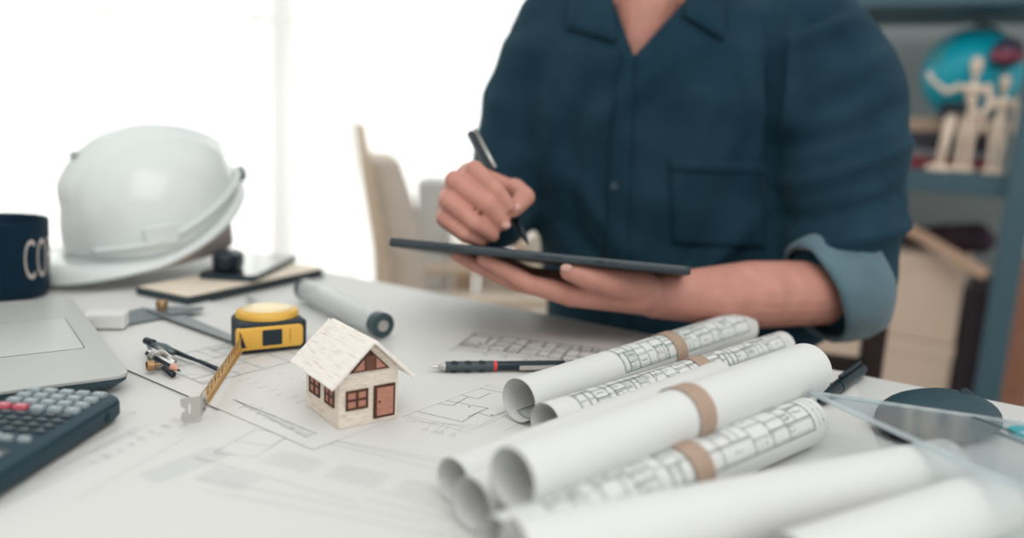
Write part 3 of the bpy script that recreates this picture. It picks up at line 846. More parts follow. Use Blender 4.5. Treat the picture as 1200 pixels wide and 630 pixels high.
# brim all round, longest at the front
mb = MB(); r0, r1, r2, r3 = [], [], [], []
for j in range(NP):
    phi = 2 * PI * j / NP; base = dome(phi, 0) + Vector((0, 0, edge_drop(phi) + 0.003)); out = Vector((base.x, base.y, 0)).normalized()
    fr = max(0, math.cos(phi)) ** 1.6
    w = 0.013 + 0.045 * fr
    r0.append(HS @ (base - out * 0.001)); r1.append(HS @ (base + out * w * 0.5 + Vector((0, 0, -0.003 - 0.004 * fr))))
    r2.append(HS @ (base + out * w + Vector((0, 0, -0.007 - 0.012 * fr)))); r3.append(HS @ (base + out * (w - 0.001) + Vector((0, 0, -0.011 - 0.013 * fr))))
mb.rings([r0, r1, r2, r3], 0, False, False); mb.build('brim', HWH, hh_, smooth=True, solid=0.0022)
# gutter ridge sweeping over the brim
mb = MB(); pts = []
for j in range(61):
    phi = R(35) + (2 * PI - R(70)) * j / 60; b = dome(phi, R(2)); out = Vector((b.x, b.y, 0)).normalized()
    pts.append(HS @ (b + out * 0.0045 + Vector((0, 0, -0.004 + 0.008 * (1 - math.cos(phi)) / 2))))
mb.tube(pts, 0.0035, 8); mb.build('rain_gutter', HWH, hh_, smooth=True)
for s in (-1, 1):
    mb = MB(); phi = s * R(78); b = dome(phi, R(2)); out = Vector((b.x, b.y, 0)).normalized()
    M = HS @ Matrix.Translation(b + out * 0.003) @ Matrix.Rotation(math.atan2(out.y, out.x), 4, 'Z')
    mb.box((0.001, 0, 0.006), (0.006, 0.040, 0.026), M=M); mb.build('slot_cover', HWH, hh_, bevel=0.002, seg=3)
mb = MB(); b = dome(0, R(52)); mb.box((0, 0, 0), (0.010, 0.020, 0.004), M=HS @ Matrix.Translation(b + Vector((0.002, 0, 0.001))) @ Matrix.Rotation(R(40), 4, 'Y')); mb.build('vent_tab', mat('helmet_grey', (0.38, 0.42, 0.43), 0.5), hh_, bevel=0.001)
# suspension lining
mb = MB(); ra, rb = [], []
for j in range(48):
    phi = 2 * PI * j / 48; b = dome(phi, 0)
    ra.append(HS @ Vector((b.x * 0.86, b.y * 0.86, -0.034 if math.cos(phi) < 0.3 else -0.016))); rb.append(HS @ Vector((b.x * 0.9, b.y * 0.9, 0.012 + b.z)))
mb.rings([ra, rb], 0, False, False); mb.build('suspension_band', mat('suspension_beige', (0.78, 0.68, 0.65), 0.7), hh_, smooth=True, solid=0.003)
mb = MB(); b = dome(PI, 0); mb.lathe([(0.010, -0.006), (0.012, -0.004), (0.012, 0.004), (0.010, 0.007)], 20, 0, HS @ Matrix.Translation((b.x - 0.016, 0, b.z - 0.004)) @ Matrix.Rotation(PI / 2, 4, 'Y')); mb.build('adjusting_knob', mat('knob_grey', (0.16, 0.20, 0.21), 0.5), hh_, auto=40)

# ------------------------------------------------------------------ flat things by outline
def slab(name, label, cat, px, h, t, m, parent_z=0.0, bevel=0.0, build=True):
    pts = [T(x, y, h) for x, y in px]; c = sum(pts, Vector()) / len(pts)
    o = thing(name, label, cat, (c.x, c.y, TT + h)); poly = [(p.x - c.x, p.y - c.y) for p in pts]
    return o, poly
def lpt(o, x, y, h): p = T(x, y, h); return Vector((p.x - o.location.x, p.y - o.location.y, p.z - o.location.z))
def quad_from(p0, p1, depth):            # rectangle with near edge p0->p1 going away by depth
    d = (p1 - p0).normalized(); n = Vector((-d.y, d.x, 0)); return [p0, p1, p1 + n * depth, p0 + n * depth]
# notebook under the phone and helmet
n0 = T(220, 353, .006); n1 = T(382, 318, .006)
yn = yaw_of(n0, n1); NL = (n1 - n0).length
nb = thing('notebook', 'beige covered notebook with dark edges under the phone', 'notebook', (n0.x, n0.y, TT + 0.0006), yn)
NWd = 0.092
mb = MB(); mb.prism(rr2(0, 0, NL, NWd, 0.006), 0.0, 0.0022); mb.prism(rr2(0, 0, NL, NWd, 0.006), 0.0085, 0.0100); mb.prism(rr2(0.0, 0.0, 0.006, NWd, 0.002), 0.0022, 0.0085)
mb.build('cover', [mat('notebook_edge', (0.03, 0.05, 0.06), 0.6)], nb)
mb = MB(); mb.prism(rr2(0.006, 0.003, NL - 0.003, NWd - 0.003, 0.004), 0.0022, 0.0085); mb.build('pages', mat('page_edges', (0.08, 0.09, 0.09), 0.8), nb)
mb = MB(); mb.prism(rr2(0.0015, 0.0015, NL - 0.0015, NWd - 0.0015, 0.005), 0.0099, 0.0106); mb.build('cover_board', mat('beige_cover', (0.84, 0.73, 0.59), 0.6, noise=0.04), nb)
# phone
f0 = T(299, 325, .018); f1 = T(357, 296, .018); f2 = T(238, 318, .018)
yf = yaw_of(f0, f1); FL = (f1 - f0).length
ph = thing('smartphone', 'black smartphone lying face up on the beige notebook', 'smartphone', (f0.x, f0.y, TT + 0.0113), yf)
FW = 0.078; FLn = 0.172
mb = MB(); mb.prism(rr2(0, 0, FLn, FW, 0.009), 0.0, 0.0080); mb.build('phone_case', mat('phone_case_blue_black', (0.006, 0.03, 0.045), 0.3), ph, bevel=0.001)
mb = MB(); mb.prism(rr2(0.003, 0.003, FLn - 0.003, FW - 0.003, 0.008), 0.0079, 0.0083)
mb.build('screen', mat('phone_glass', (0.02, 0.025, 0.03), 0.08, spec=1.0, coat=1.0), ph)
print('phone', FL, (f2 - f0).length, 'notebook', NL)
# black lump added on the phone in place of a dark screen reflection
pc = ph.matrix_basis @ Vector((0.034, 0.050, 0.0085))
ec = thing('phone_reflection_lump', 'small black rounded lump on the phone, standing in for a dark reflection', 'reflection lump', pc, yf)
mb = MB()
for k, (zz, s) in enumerate([(0, 0.75)]): pass
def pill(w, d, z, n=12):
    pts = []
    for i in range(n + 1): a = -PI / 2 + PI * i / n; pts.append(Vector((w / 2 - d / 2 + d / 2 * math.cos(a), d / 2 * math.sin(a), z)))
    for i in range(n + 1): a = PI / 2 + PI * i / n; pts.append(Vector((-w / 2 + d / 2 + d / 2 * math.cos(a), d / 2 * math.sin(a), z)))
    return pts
mb.rings([pill(0.044, 0.026, 0), pill(0.050, 0.032, 0.002), pill(0.052, 0.034, 0.008), pill(0.052, 0.034, 0.014)]); mb.build('lump_base', BLACK, ec, auto=50)
mb = MB(); mb.rings([pill(0.052, 0.034, 0.0146), pill(0.052, 0.034, 0.018), pill(0.049, 0.031, 0.022), pill(0.038, 0.020, 0.0250)]); mb.build('lump_lid', BLACK, ec, auto=50)
# eraser
e0 = T(107, 389); e1_ = T(134, 388)
er = tag(MB().box((0, 0, 0.0085), (0.040, 0.022, 0.017)).build('eraser', mat('white_vinyl', (0.74, 0.74, 0.72), 0.6), bevel=0.003, seg=3), 'white block eraser between the laptop and the steel gauge', 'eraser')
ecn = T(121, 388); er.location = (ecn.x, ecn.y + 0.008, TT + 0.0024); er.rotation_euler = (0, 0, R(12))
# marking gauge (flat steel tool with brass screw)
hg = 0.0022
gt = thing('marking_gauge', 'flat grey steel gauge with long arm and brass screw behind the compass', 'gauge', (T(195, 372).x, T(195, 372).y, TT + hg))
def flat(px, z0, z1, m, nm, par, base_h=hg, bev=0.0003):
    mb = MB(); mb.prism([tuple(lpt(par, x, y, base_h + z0).xy) for x, y in px], z0, z1); return mb.build(nm, m, par, bevel=bev)
flat([(140, 381), (138, 374), (143, 368), (168, 362), (180, 364), (186, 370), (194, 373), (160, 379), (146, 382)], 0, 0.0022, DSTEEL, 'stock', gt)
flat([(172, 364), (190, 362), (206, 366), (282, 398), (276, 402), (192, 372)], 0.0024, 0.0042, mat('arm_steel', (0.33, 0.36, 0.37), 0.4, 0.6), 'arm', gt)
flat([(188, 366), (198, 360), (240, 361), (236, 364), (200, 370)], 0.0044, 0.0060, DSTEEL, 'jaw', gt)
mb = MB(); c = lpt(gt, 190, 367, hg); mb.lathe([(0.005, 0.0), (0.005, 0.0075), (0.0065, 0.0078), (0.0065, 0.0135), (0.0055, 0.0150)], 20, 0, Matrix.Translation((c.x, c.y, 0.0))); mb.build('brass_screw', BRASS, gt, auto=40)
# ------------------------------------------------------------------ compass and its pencil
h0 = 0.0022
cpo = T(190, 425)
cp = thing('drawing_compass', 'steel drawing compass with black arm holding a pencil stub', 'drawing compass', (cpo.x, cpo.y, TT + h0))
def q(x, y, h): p = T(x, y, h0 + h); return Vector((p.x - cpo.x, p.y - cpo.y, h))
mb = MB(); mb.tube([q(174, 402, .010), q(182, 404, .010), q(192, 407, .009), q(204, 413, .008)], [0.0030, 0.0045, 0.0055, 0.0035], 12, flat=0.7); mb.build('hinge_head', mat('hinge_grey', (0.10, 0.13, 0.14), 0.35, 0.5), cp, smooth=True)
mb = MB(); mb.tube([q(171, 399, .011), q(180, 402, .0115)], 0.0035, 12); mb.build('grip_handle', BLACK, cp, smooth=True)
mb = MB(); mb.tube([q(203, 411, .007), q(220, 418, .005), q(236, 424, .004)], [0.0026, 0.0020, 0.0014], 10); arm = mb.build('leg', BLACK, cp, smooth=True)
mb = MB(); mb.tube([q(234, 423, .004), q(254, 432, .0035)], 0.0020, 10); mb.build('lead_holder', BLACK, arm, smooth=True)
mb = MB(); mb.tube([q(253, 431.5, .0035), q(259, 434, .0030)], 0.0011, 8); mb.build('lead', STEEL, arm)
mb = MB(); mb.tube([q(183, 403, .010), q(192, 414, .009), q(204, 424, .007)], [0.0036, 0.0034, 0.0026], 10, flat=0.6); mb.build('leg', STEEL, cp, smooth=True)
mb = MB(); mb.tube([q(174, 404, .008), q(177, 413, .008)], 0.0018, 8); mb.build('bracket', DSTEEL, cp)
mA = along(q(184, 420, .0075), q(215, 437, .0075))
mb = MB(); mb.lathe([(0.0062, -0.002), (0.0082, -0.002), (0.0082, 0.002), (0.0062, 0.002), (0.0062, -0.002)], 32, 0, mA @ Matrix.Translation((0, 0, 0.004)), False, False); mb.build('clamp_ring', STEEL, cp, auto=40)
mb = MB(); mb.lathe([(0.0055, -0.003), (0.0072, -0.003), (0.0072, 0.0005), (0.0055, 0.0005), (0.0055, -0.003)], 32, 0, mA @ Matrix.Translation((0, 0, -0.0015)), False, False); mb.build('clamp_ring', STEEL, cp, auto=40)
mB_ = along(q(171, 429, .0065), q(186, 427, .0065))
mb = MB(); mb.lathe([(0.0030, 0.0), (0.0046, 0.0008), (0.0046, 0.0065), (0.0032, 0.0075), (0.0014, 0.0078), (0.0014, 0.013)], 24, 0, mB_); mb.build('clamp_screw', BRASS, cp, auto=40)
mb = MB(); mb.tube([q(192, 431, .0045), q(203, 439, .003)], 0.0026, 10); mb.build('needle_holder', BLACK, cp, smooth=True)
pa, pb = T(174, 414, .010), T(203, 430, .010)
pn = thing('pencil', 'short black and white striped pencil clamped in the compass', 'pencil', pa)
Mp = along((0, 0, 0), pb - pa); Lp_ = (pb - pa).length
mb = MB()
hexr = 0.0036
for k in range(6):
    a0 = 2 * PI * k / 6; a1 = 2 * PI * (k + 1) / 6
    vs = [Mp @ Vector((hexr * math.cos(a), hexr * math.sin(a), z)) for z in (0, Lp_) for a in (a0, a1)]
    mb.add(vs, [(0, 1, 3, 2)], k % 2)
mb.add([Mp @ Vector((hexr * math.cos(2 * PI * k / 6), hexr * math.sin(2 * PI * k / 6), 0)) for k in range(6)], [tuple(range(6))], 0)
mb.build('barrel', [BLACK, mat('white_stripe', (0.7, 0.71, 0.7), 0.4)], pn)
mb = MB(); mb.lathe([(hexr, Lp_), (0.0011, Lp_ + 0.010)], 12, 0, Mp); mb.build('sharpened_wood', mat('pencil_wood_pink', (0.72, 0.36, 0.27), 0.6), pn)
mb = MB(); mb.lathe([(0.0011, Lp_ + 0.010), (0.0002, Lp_ + 0.0145)], 10, 0, Mp); mb.build('lead', BLACK, pn)

# ------------------------------------------------------------------ mechanical pencil
m0 = T(501, 434, 0.003); m1 = T(676, 431, .003)
ML = (m1 - m0).length; mp_ = thing('mechanical_pencil', 'black mechanical pencil with red ring lying behind the rolled plans', 'mechanical pencil', (m0.x, m0.y, TT + 0.0066), yaw_of(m0, m1))
MX = Matrix.Rotation(PI / 2, 4, 'Y')
def lat(prof, m, nm, par, n=24, auto=40):
    mb = MB(); mb.lathe([(r_, z * ML) for r_, z in prof], n, 0, MX); return mb.build(nm, m, par, auto=auto)
lat([(0.0006, 0), (0.0006, 0.03), (0.0013, 0.031), (0.0018, 0.065), (0.0030, 0.072), (0.0044, 0.112)], STEEL, 'metal_tip', mp_)
grip = lat([(0.0046, 0.112), (0.0050, 0.118), (0.0050, 0.425), (0.0047, 0.430)], mat('pencil_grip', (0.055, 0.075, 0.085), 0.6), 'grip', mp_)
for zz in (0.17, 0.26, 0.35):
    for a in (-PI / 2, PI / 6, 5 * PI / 6):
        mb = MB(); mb.sphere((0, 0, 0), 0.0030, 12, sc=(1.35, 1.0, 0.32), M=Matrix.Translation((zz * ML, 0, 0)) @ Matrix.Rotation(a + PI / 2 + R(25), 4, 'X') @ Matrix.Translation((0, 0, -0.0) ) @ Matrix.Translation((0, 0, 0.0046)))
        mb.build('grip_dimple', BLACK, grip, smooth=True)
lat([(0.0048, 0.430), (0.0048, 0.450)], mat('red_ring', (0.75, 0.04, 0.05), 0.4), 'red_ring', mp_)
lat([(0.0046, 0.450), (0.0046, 0.905), (0.0040, 0.912)], BLACK, 'barrel', mp_, 12)
lat([(0.0036, 0.912), (0.0036, 0.955)], STEEL, 'metal_collar', mp_)
lat([(0.0038, 0.955), (0.0038, 0.995), (0.0032, 1.0)], BLACK, 'cap', mp_)
mb = MB(); mb.box((0.715 * ML, -0.0062, -0.0005), (0.24 * ML, 0.0012, 0.0042)); mb.box((0.83 * ML, -0.005, -0.0005), (0.006, 0.003, 0.004)); mb.build('pocket_clip', STEEL, mp_, bevel=0.0004)

# ------------------------------------------------------------------ clear tube with dark caps
t0_ = T(357, 353, 0.0); t1_ = T(447, 398, 0.0)
r_t = 0.0135
t0_.z = t1_.z = TT + r_t + 0.0026
ct = thing('clear_tube', 'clear plastic tube with dark end caps behind the wooden house', 'tube', t0_)
Mt = along((0, 0, 0), t1_ - t0_); Lt = (t1_ - t0_).length
mb = MB(); mb.lathe([(r_t, 0.004), (r_t, Lt - 0.004), (r_t - 0.0012, Lt - 0.004), (r_t - 0.0012, 0.004), (r_t, 0.004)], 40, 0, Mt, False, False); mb.build('tube_wall', clear('clear_plastic', (0.97, 0.98, 0.98), 0.38, 0.12), ct, auto=40)
for z0, z1 in ((-0.002, 0.008), (Lt - 0.010, Lt + 0.003)):
    mb = MB(); mb.lathe([(r_t - 0.0014, z0), (r_t + 0.0004, z0 + 0.001), (r_t + 0.0004, z1 - 0.001), (r_t - 0.0014, z1)], 32, 0, Mt)
    cpp = mb.build('end_cap', mat('dark_teal_cap', (0.03, 0.06, 0.07), 0.35), ct, auto=40)
mb = MB(); mb.lathe([(0.0062, Lt + 0.0028), (0.0062, Lt + 0.0036), (0.0012, Lt + 0.0036)], 24, 0, Mt); mb.build('cap_disc', STEEL, ct, auto=40)
mb = MB(); mb.tube([Mt @ Vector((0, -0.004, 0.012)), Mt @ Vector((0, -0.004, Lt - 0.012))], 0.0065, 16); mb.build('inner_scale', mat('pale_scale', (0.80, 0.80, 0.79), 0.5), ct, smooth=True)
for k in range(7):
    mb = MB(); zc = 0.02 + k * (Lt - 0.04) / 6; mb.lathe([(0.0068, zc), (0.0068, zc + 0.003)], 16, 0, Mt @ Matrix.Translation((0, -0.004, 0))); mb.build('scale_mark', mat('mark_grey', (0.22, 0.25, 0.26), 0.6), ct)
# white pen behind the tape measure
w0 = T(291, 346, .004); w1 = T(316, 366, .004)
wp = thing('white_pen', 'white pen partly hidden behind the tape measure', 'pen', w0)
Mw = along((0, 0, 0), w1 - w0); Lw = (w1 - w0).length
mb = MB(); mb.lathe([(0.002, 0), (0.0040, 0.004), (0.0042, Lw)], 20, 0, Mw); mb.build('barrel', mat('glossy_white', (0.78, 0.78, 0.77), 0.25), wp, auto=40)
mb = MB(); mb.lathe([(0.0012, -0.006), (0.002, 0)], 16, 0, Mw); mb.build('tip', STEEL, wp)

# ------------------------------------------------------------------ black pen at the table edge
q0 = T(960, 471, .006); q1 = T(1010, 433, .006)
bp_ = thing('black_pen', 'black capped pen with clip lying near the far table edge', 'pen', (q0.x, q0.y, TT + 0.0070))
Mq = along((0, 0, 0), Vector((q1.x - q0.x, q1.y - q0.y, 0))); Lq = (q1 - q0).length
mb = MB(); mb.lathe([(0.0022, 0), (0.0052, 0.010), (0.0056, Lq * 0.45)], 24, 0, Mq); mb.build('barrel', BLACK, bp_, auto=40)
mb = MB(); mb.lathe([(0.0062, Lq * 0.40), (0.0064, Lq * 0.95), (0.0052, Lq)], 24, 0, Mq); cpq = mb.build('cap', BLACK, bp_, auto=40)
mb = MB(); mb.tube([Mq @ Vector((0.000, 0.0095, Lq * 0.42)), Mq @ Vector((0, 0.0095, Lq * 0.92)), Mq @ Vector((0, 0.0062, Lq * 0.95))], 0.0018, 8); mb.build('pocket_clip', BLACK, cpq, smooth=True)
mb = MB(); lp_ = []
for i in range(11):
    a = PI * i / 10; lp_.append(Mq @ Vector((0.0062 + 0.0055 * math.sin(a), 0.0, Lq * 0.40 + 0.006 * math.cos(a))))
mb.tube(lp_, 0.0009, 8); mb.build('cap_loop', BLACK, cpq, smooth=True)

# ------------------------------------------------------------------ mouse
mo0 = T(1040, 512, 0.0); mo1 = T(1170, 489, 0.0)
mcn = T(1099, 496, 0.006)
ms = thing('computer_mouse', 'dark grey wireless mouse under the clear set square', 'computer mouse', (mcn.x, mcn.y, TT + 0.0004), R(28))
MSE = mat('mouse_shell', (0.016, 0.052, 0.070), 0.45)
mb = MB(); rg_ = []
ML_, MW_, MH_ = 0.062, 0.036, 0.031
for e in [-25, -12, 0, 10, 20, 30, 40, 50, 60, 70, 80, 88]:
    ring_ = []
    for j in range(48):
        a = 2 * PI * j / 48; ce = max(0.0, math.cos(R(e))) ** 0.75
        hgt = MH_ * (math.sin(R(max(e, 0))) ** 0.9) if e > 0 else 0.010 * math.sin(R(e))
        x = ML_ * ce * math.copysign(abs(math.cos(a)) ** 0.85, math.cos(a)); y = MW_ * ce * math.copysign(abs(math.sin(a)) ** 0.85, math.sin(a))
        hgt *= (1 - 0.10 * x / ML_) if hgt > 0 else 1
        ring_.append(Vector((x, y, 0.0075 + hgt * 0.80)))
    rg_.append(ring_)
mb.rings(rg_); mb.build('body', MSE, ms, smooth=True)
mb = MB(); mb.rings([[Vector((0.052 * math.cos(a), 0.028 * math.sin(a), z)) for a in [2 * PI * j / 32 for j in range(32)]] for z in (0.0, 0.0045)]); mb.build('base_plate', BLACK, ms)
mb = MB(); mb.tube([(0.030, 0, 0.0305), (0.036, 0, 0.0292), (0.046, 0, 0.0245)], 0.0012, 8); mb.build('button_groove', BLACK, ms, smooth=True)
mb = MB(); mb.lathe([(0.006, -0.0025), (0.0068, 0), (0.006, 0.0025)], 20, 0, Matrix.Translation((0.030, 0, 0.0268)) @ Matrix.Rotation(PI / 2, 4, 'X')); mb.build('scroll_wheel', BLACKR, ms, smooth=True)

# ------------------------------------------------------------------ clear set square
hs_ = 0.038
A3 = T(944, 458, hs_ + 0.0); B3 = T(1340, 638, hs_ + 0.020); C3 = T(1420, 528, hs_)
sq = thing('set_square', 'clear plastic set square with protractor lying over the mouse', 'set square', A3)
d1 = (B3 - A3); d2 = (C3 - A3); nz = d1.cross(d2).normalized()
if nz.z < 0: nz = -nz
CLR = clear('clear_acrylic', (0.92, 0.955, 0.965), 0.10, 0.05)
CLE = clear('acrylic_edge', (0.85, 0.91, 0.93), 0.30, 0.08)
ex = d1.normalized(); ey = nz.cross(ex)
if ey.dot(d2) < 0: ey = -ey
c2x, c2y = d2.dot(ex), d2.dot(ey); Lb = d1.length
def S3(u, v, z=0): return ex * u + ey * v + nz * z
outer = [(0, 0), (Lb, 0), (c2x, c2y)]
# plate with circular hole
hcx, hcy = local_xy(A3, ex, T(1212, 515, hs_))
dh_ = T(1207, 513, hs_) - A3; hcx, hcy = dh_.dot(ex), dh_.dot(ey)
print('square', Lb, c2x, c2y, hcx, hcy)
def plate(outl, holes, z0, z1, m, nm, par):
    me = bpy.data.meshes.new(nm); bm = bmesh.new(); es = []
    for pts in [outl] + holes:
        v = [bm.verts.new(S3(x, y, z0)) for x, y in pts]; es += [bm.edges.new((v[i], v[(i + 1) % len(v)])) for i in range(len(v))]
    bmesh.ops.triangle_fill(bm, use_beauty=True, edges=es); bm.to_mesh(me); bm.free(); me.materials.append(m)
    o = bpy.data.objects.new(nm, me); COL.objects.link(o); o.parent = par
    md = o.modifiers.new('solid', 'SOLIDIFY'); md.thickness = z1 - z0; md.offset = 0
    return o
hole = [(hcx + 0.011 * math.cos(2 * PI * i / 36), hcy + 0.011 * math.sin(2 * PI * i / 36)) for i in range(36)]
plate(outer, [hole], 0, 0.0028, CLR, 'plate', sq)
mb = MB(); mb.tube([S3(0.002, 0.0008), S3(Lb - 0.002, 0.0008)], 0.0022, 4); mb.tube([S3(0.004, 0.002), S3(c2x, c2y - 0.001)], 0.0016, 4); mb.build('bevelled_edge', CLE, sq)
mb = MB(); mb.lathe([(0.0112, -0.0016), (0.0135, -0.0016), (0.0135, 0.0020), (0.0112, 0.0020), (0.0112, -0.0016)], 40, 0, Matrix.Translation(S3(hcx, hcy, 0)) @ Matrix((ex, ey, nz)).transposed().to_4x4(), False, False)
mb.build('hole_rim', mat('teal_ring', (0.0, 0.42, 0.50), 0.35), sq, auto=40)
mb = MB(); frm = lambda u, v: (S3(u, v, 0.0016), nz)
SC = []
for k in range(int(Lb / 0.002) - 8):
    u = 0.012 + k * 0.002; slope = c2y / c2x
    l = 0.005 if k % 5 == 0 else 0.003
    SC.append((u, u * slope - 0.001 - 0.0, u, u * slope - 0.001 - l, 0.0003)) if u * slope > l + 0.003 else None
for k in range(0, 180, 5):
    a = R(k); r_ = 0.034; l = 0.004 if k % 10 == 0 else 0.0025
    SC.append((hcx + r_ * math.cos(a + R(160)), hcy + r_ * math.sin(a + R(160)), hcx + (r_ - l) * math.cos(a + R(160)), hcy + (r_ - l) * math.sin(a + R(160)), 0.0004))
circle(SC, hcx, hcy, 0.035, 0.0006, 48); circle(SC, hcx, hcy, 0.024, 0.0005, 40)
def ins(u, v): return v > 0.003 and v < (c2y / c2x) * u - 0.001 and u < Lb
SC = [s for s in SC if s and ins(s[0], s[1]) and ins(s[2], s[3])]
put_lines(mb, SC, frm, 0, 0.0, 1)
for k in range(1, 14):
    u = 0.02 + k * 0.01; v = u * c2y / c2x - 0.0095
    if v < 0.004 or u > Lb - 0.01: continue
    vs, fs = text_faces(str(k), 0.0036)
    mb.add([S3(u + v_.x, v + v_.y, 0.0016) for v_ in vs], fs)
mb.build('scale_marks', mat('scale_grey', (0.13, 0.17, 0.18), 0.6), sq, recalc=False)
mb = MB()
for (x, y, w) in ((1162, 503, 0.018), (1192, 529, 0.018)):
    p = T(x, y, hs_) - A3; u, v = p.dot(ex), p.dot(ey)
    mb.prism([(u - w, v - 0.002), (u + w, v - 0.002), (u + w, v + 0.002), (u - w, v + 0.002)], 0.0015, 0.0019, M=Matrix((ex, ey, nz)).transposed().to_4x4())
mb.build('dark_slots', mat('slot_dark', (0.03, 0.07, 0.08), 0.5), sq)

# ------------------------------------------------------------------ person
def capsules(segs, n=20):
    """closed overlapping tapered limbs; segs = (p0, p1, r0, r1)"""
    mb = MB()
    for p0, p1, r0, r1 in segs:
        p0 = Vector(p0); p1 = Vector(p1); L = (p1 - p0).length
        if L < 1e-6: mb.sphere(p0, r0, n); continue
        M = along(p0, p1); prof = []
        for i in range(1, 7): a = PI / 2 * i / 6; prof.append((r0 * math.sin(a), -r0 * math.cos(a)))
        for i in range(0, 6): a = PI / 2 * i / 6; prof.append((r1 * math.cos(a), L + r1 * math.sin(a)))
        mb.lathe(prof, n, 0, M)
    return mb
def fuse(name, mb, m, vox, smooth_it=4, parent=None, push=None):
    """one continuous surface from overlapping closed shapes"""
    o = mb.build(name, m, None)
    rm = o.modifiers.new('r', 'REMESH'); rm.mode = 'VOXEL'; rm.voxel_size = vox; rm.use_smooth_shade = True
    sm = o.modifiers.new('s', 'SMOOTH'); sm.iterations = smooth_it; sm.factor = 0.5
    dg = bpy.context.evaluated_depsgraph_get()
    me = bpy.data.meshes.new_from_object(o.evaluated_get(dg)); me.name = name
    bpy.data.objects.remove(o)
    me.materials.clear(); me.materials.append(m)
    if push:
        vn = [(v.co.copy(), v.normal.copy()) for v in me.vertices]
        for v, (c, n_) in zip(me.vertices, vn): v.co = push(c, n_)
    for p in me.polygons: p.use_smooth = True
    ob = bpy.data.objects.new(name, me); COL.objects.link(ob)
    if parent is not None: ob.parent = parent
    return ob

person = thing('person', 'person in a dark teal shirt with rolled sleeves writing on a tablet', 'person', (0, 0, 0))
# joints (right arm of the person is on the picture's left)
neck = P(762, -8, 1.125); headc = neck + Vector((-0.035, -0.055, 0.165))
shR = P(640, 45, 1.15); shL = P(968, 50, 1.075)
elR = P(586, 245, 1.155); elL = P(988, 342, 0.975)
wrR = P(556, 232, 0.945); wrL = P(768, 347, 0.885)
pelvis = P(778, 500, 1.22); chest = P(765, 130, 1.14)
# right hand
def fing(pts, rr): return [(pts[i], pts[i + 1], rr[i], rr[i + 1]) for i in range(len(pts) - 1)]
segs = []
hr_ = []
kn = {'i': P(550, 203, .895), 'm': P(534, 215, .898), 'r': P(526, 232, .900), 'p': P(524, 253, .905)}
segs.append((P(548, 262, .915), P(566, 275, .905), .017, .012)); segs.append((P(548, 262, .915), wrR, .017, .02))
for k in 'imrp': segs.append((wrR, kn[k], 0.0240 if k in 'mr' else 0.020, 0.0125))
segs.append((kn['i'], kn['m'], .0120, .0120)); segs.append((kn['m'], kn['r'], .0120, .0120)); segs.append((kn['r'], kn['p'], .0120, .0115))
segs += fing([kn['i'], P(556, 199, .855), P(581, 222, .842), P(596, 241, .850)], [.0118, .0105, .0092, .0078])
segs += fing([kn['m'], P(533, 211, .852), P(570, 239, .838), P(590, 262, .850)], [.0120, .0108, .0092, .0080])
segs += fing([kn['r'], P(525, 234, .852), P(557, 261, .838), P(577, 276, .851)], [.0115, .0102, .0088, .0076])
segs += fing([kn['p'], P(521, 256, .860), P(545, 275, .846), P(564, 282, .855)], [.0108, .0094, .0080, .0070])
thb = [P(566, 238, .925), P(603, 222, .905), P(615, 231, .875), P(601, 246, .858)]
segs += fing(thb, [.0190, .0130, .0115, .0090])
segs.append((P(566, 238, .925), kn['i'], .018, .013)); segs.append((thb[1], kn['i'], .010, .012))
segs.append((elR, wrR, 0.038, 0.026))
# left hand, palm up under the tablet, fingers reaching to the picture's left
segs.append((elL, P(880, 345, .925), 0.038, 0.039)); segs.append((P(880, 345, .925), wrL, 0.039, 0.0245))
kl = {'p': P(668, 345, .850), 'r': P(663, 341, .868), 'm': P(664, 336, .888), 'i': P(668, 332, .908)}
for k in 'prmi': segs.append((wrL, kl[k], 0.0225, 0.0128))
segs.append((P(752, 346, .872), kl['p'], .020, .0130))
segs.append((kl['p'], kl['r'], .0128, .0128)); segs.append((kl['r'], kl['m'], .0125, .0125)); segs.append((kl['m'], kl['i'], .0125, .012))
segs += fing([kl['p'], P(622, 333, .842), P(590, 315, .842), P(566, 303, .846)], [.0128, .0102, .0088, .0070])
segs += fing([kl['r'], P(606, 331, .868), P(568, 315, .868), P(535, 299, .872)], [.0125, .0102, .0088, .0070])
segs += fing([kl['m'], P(612, 327, .892), P(572, 311, .895), P(546, 300, .90)], [.0120, .0100, .0086, .0070])
segs += fing([kl['i'], P(622, 322, .915), P(590, 310, .92), P(566, 302, .925)], [.0120, .0098, .0085, .0070])
segs += fing([P(752, 338, .872), P(716, 331, .842), P(690, 325, .828), P(667, 318, .826)], [.0205, .0155, .0125, .0098])
# arms, trunk core, neck, head
segs.append((shR, elR, 0.050, 0.042)); segs.append((shL, elL, 0.052, 0.044))
segs.append((shR, neck + Vector((0, 0, -0.05)), .05, .05)); segs.append((shL, neck + Vector((0, 0, -0.05)), .05, .05))
cn = neck + Vector((0.0, 0.02, -0.10))
segs.append((cn, chest, .075, .10)); segs.append((chest, pelvis, .10, .11))
segs.append((neck + Vector((0, 0.015, -0.09)), neck + Vector((-0.012, 0.0, 0.07)), .064, .056))
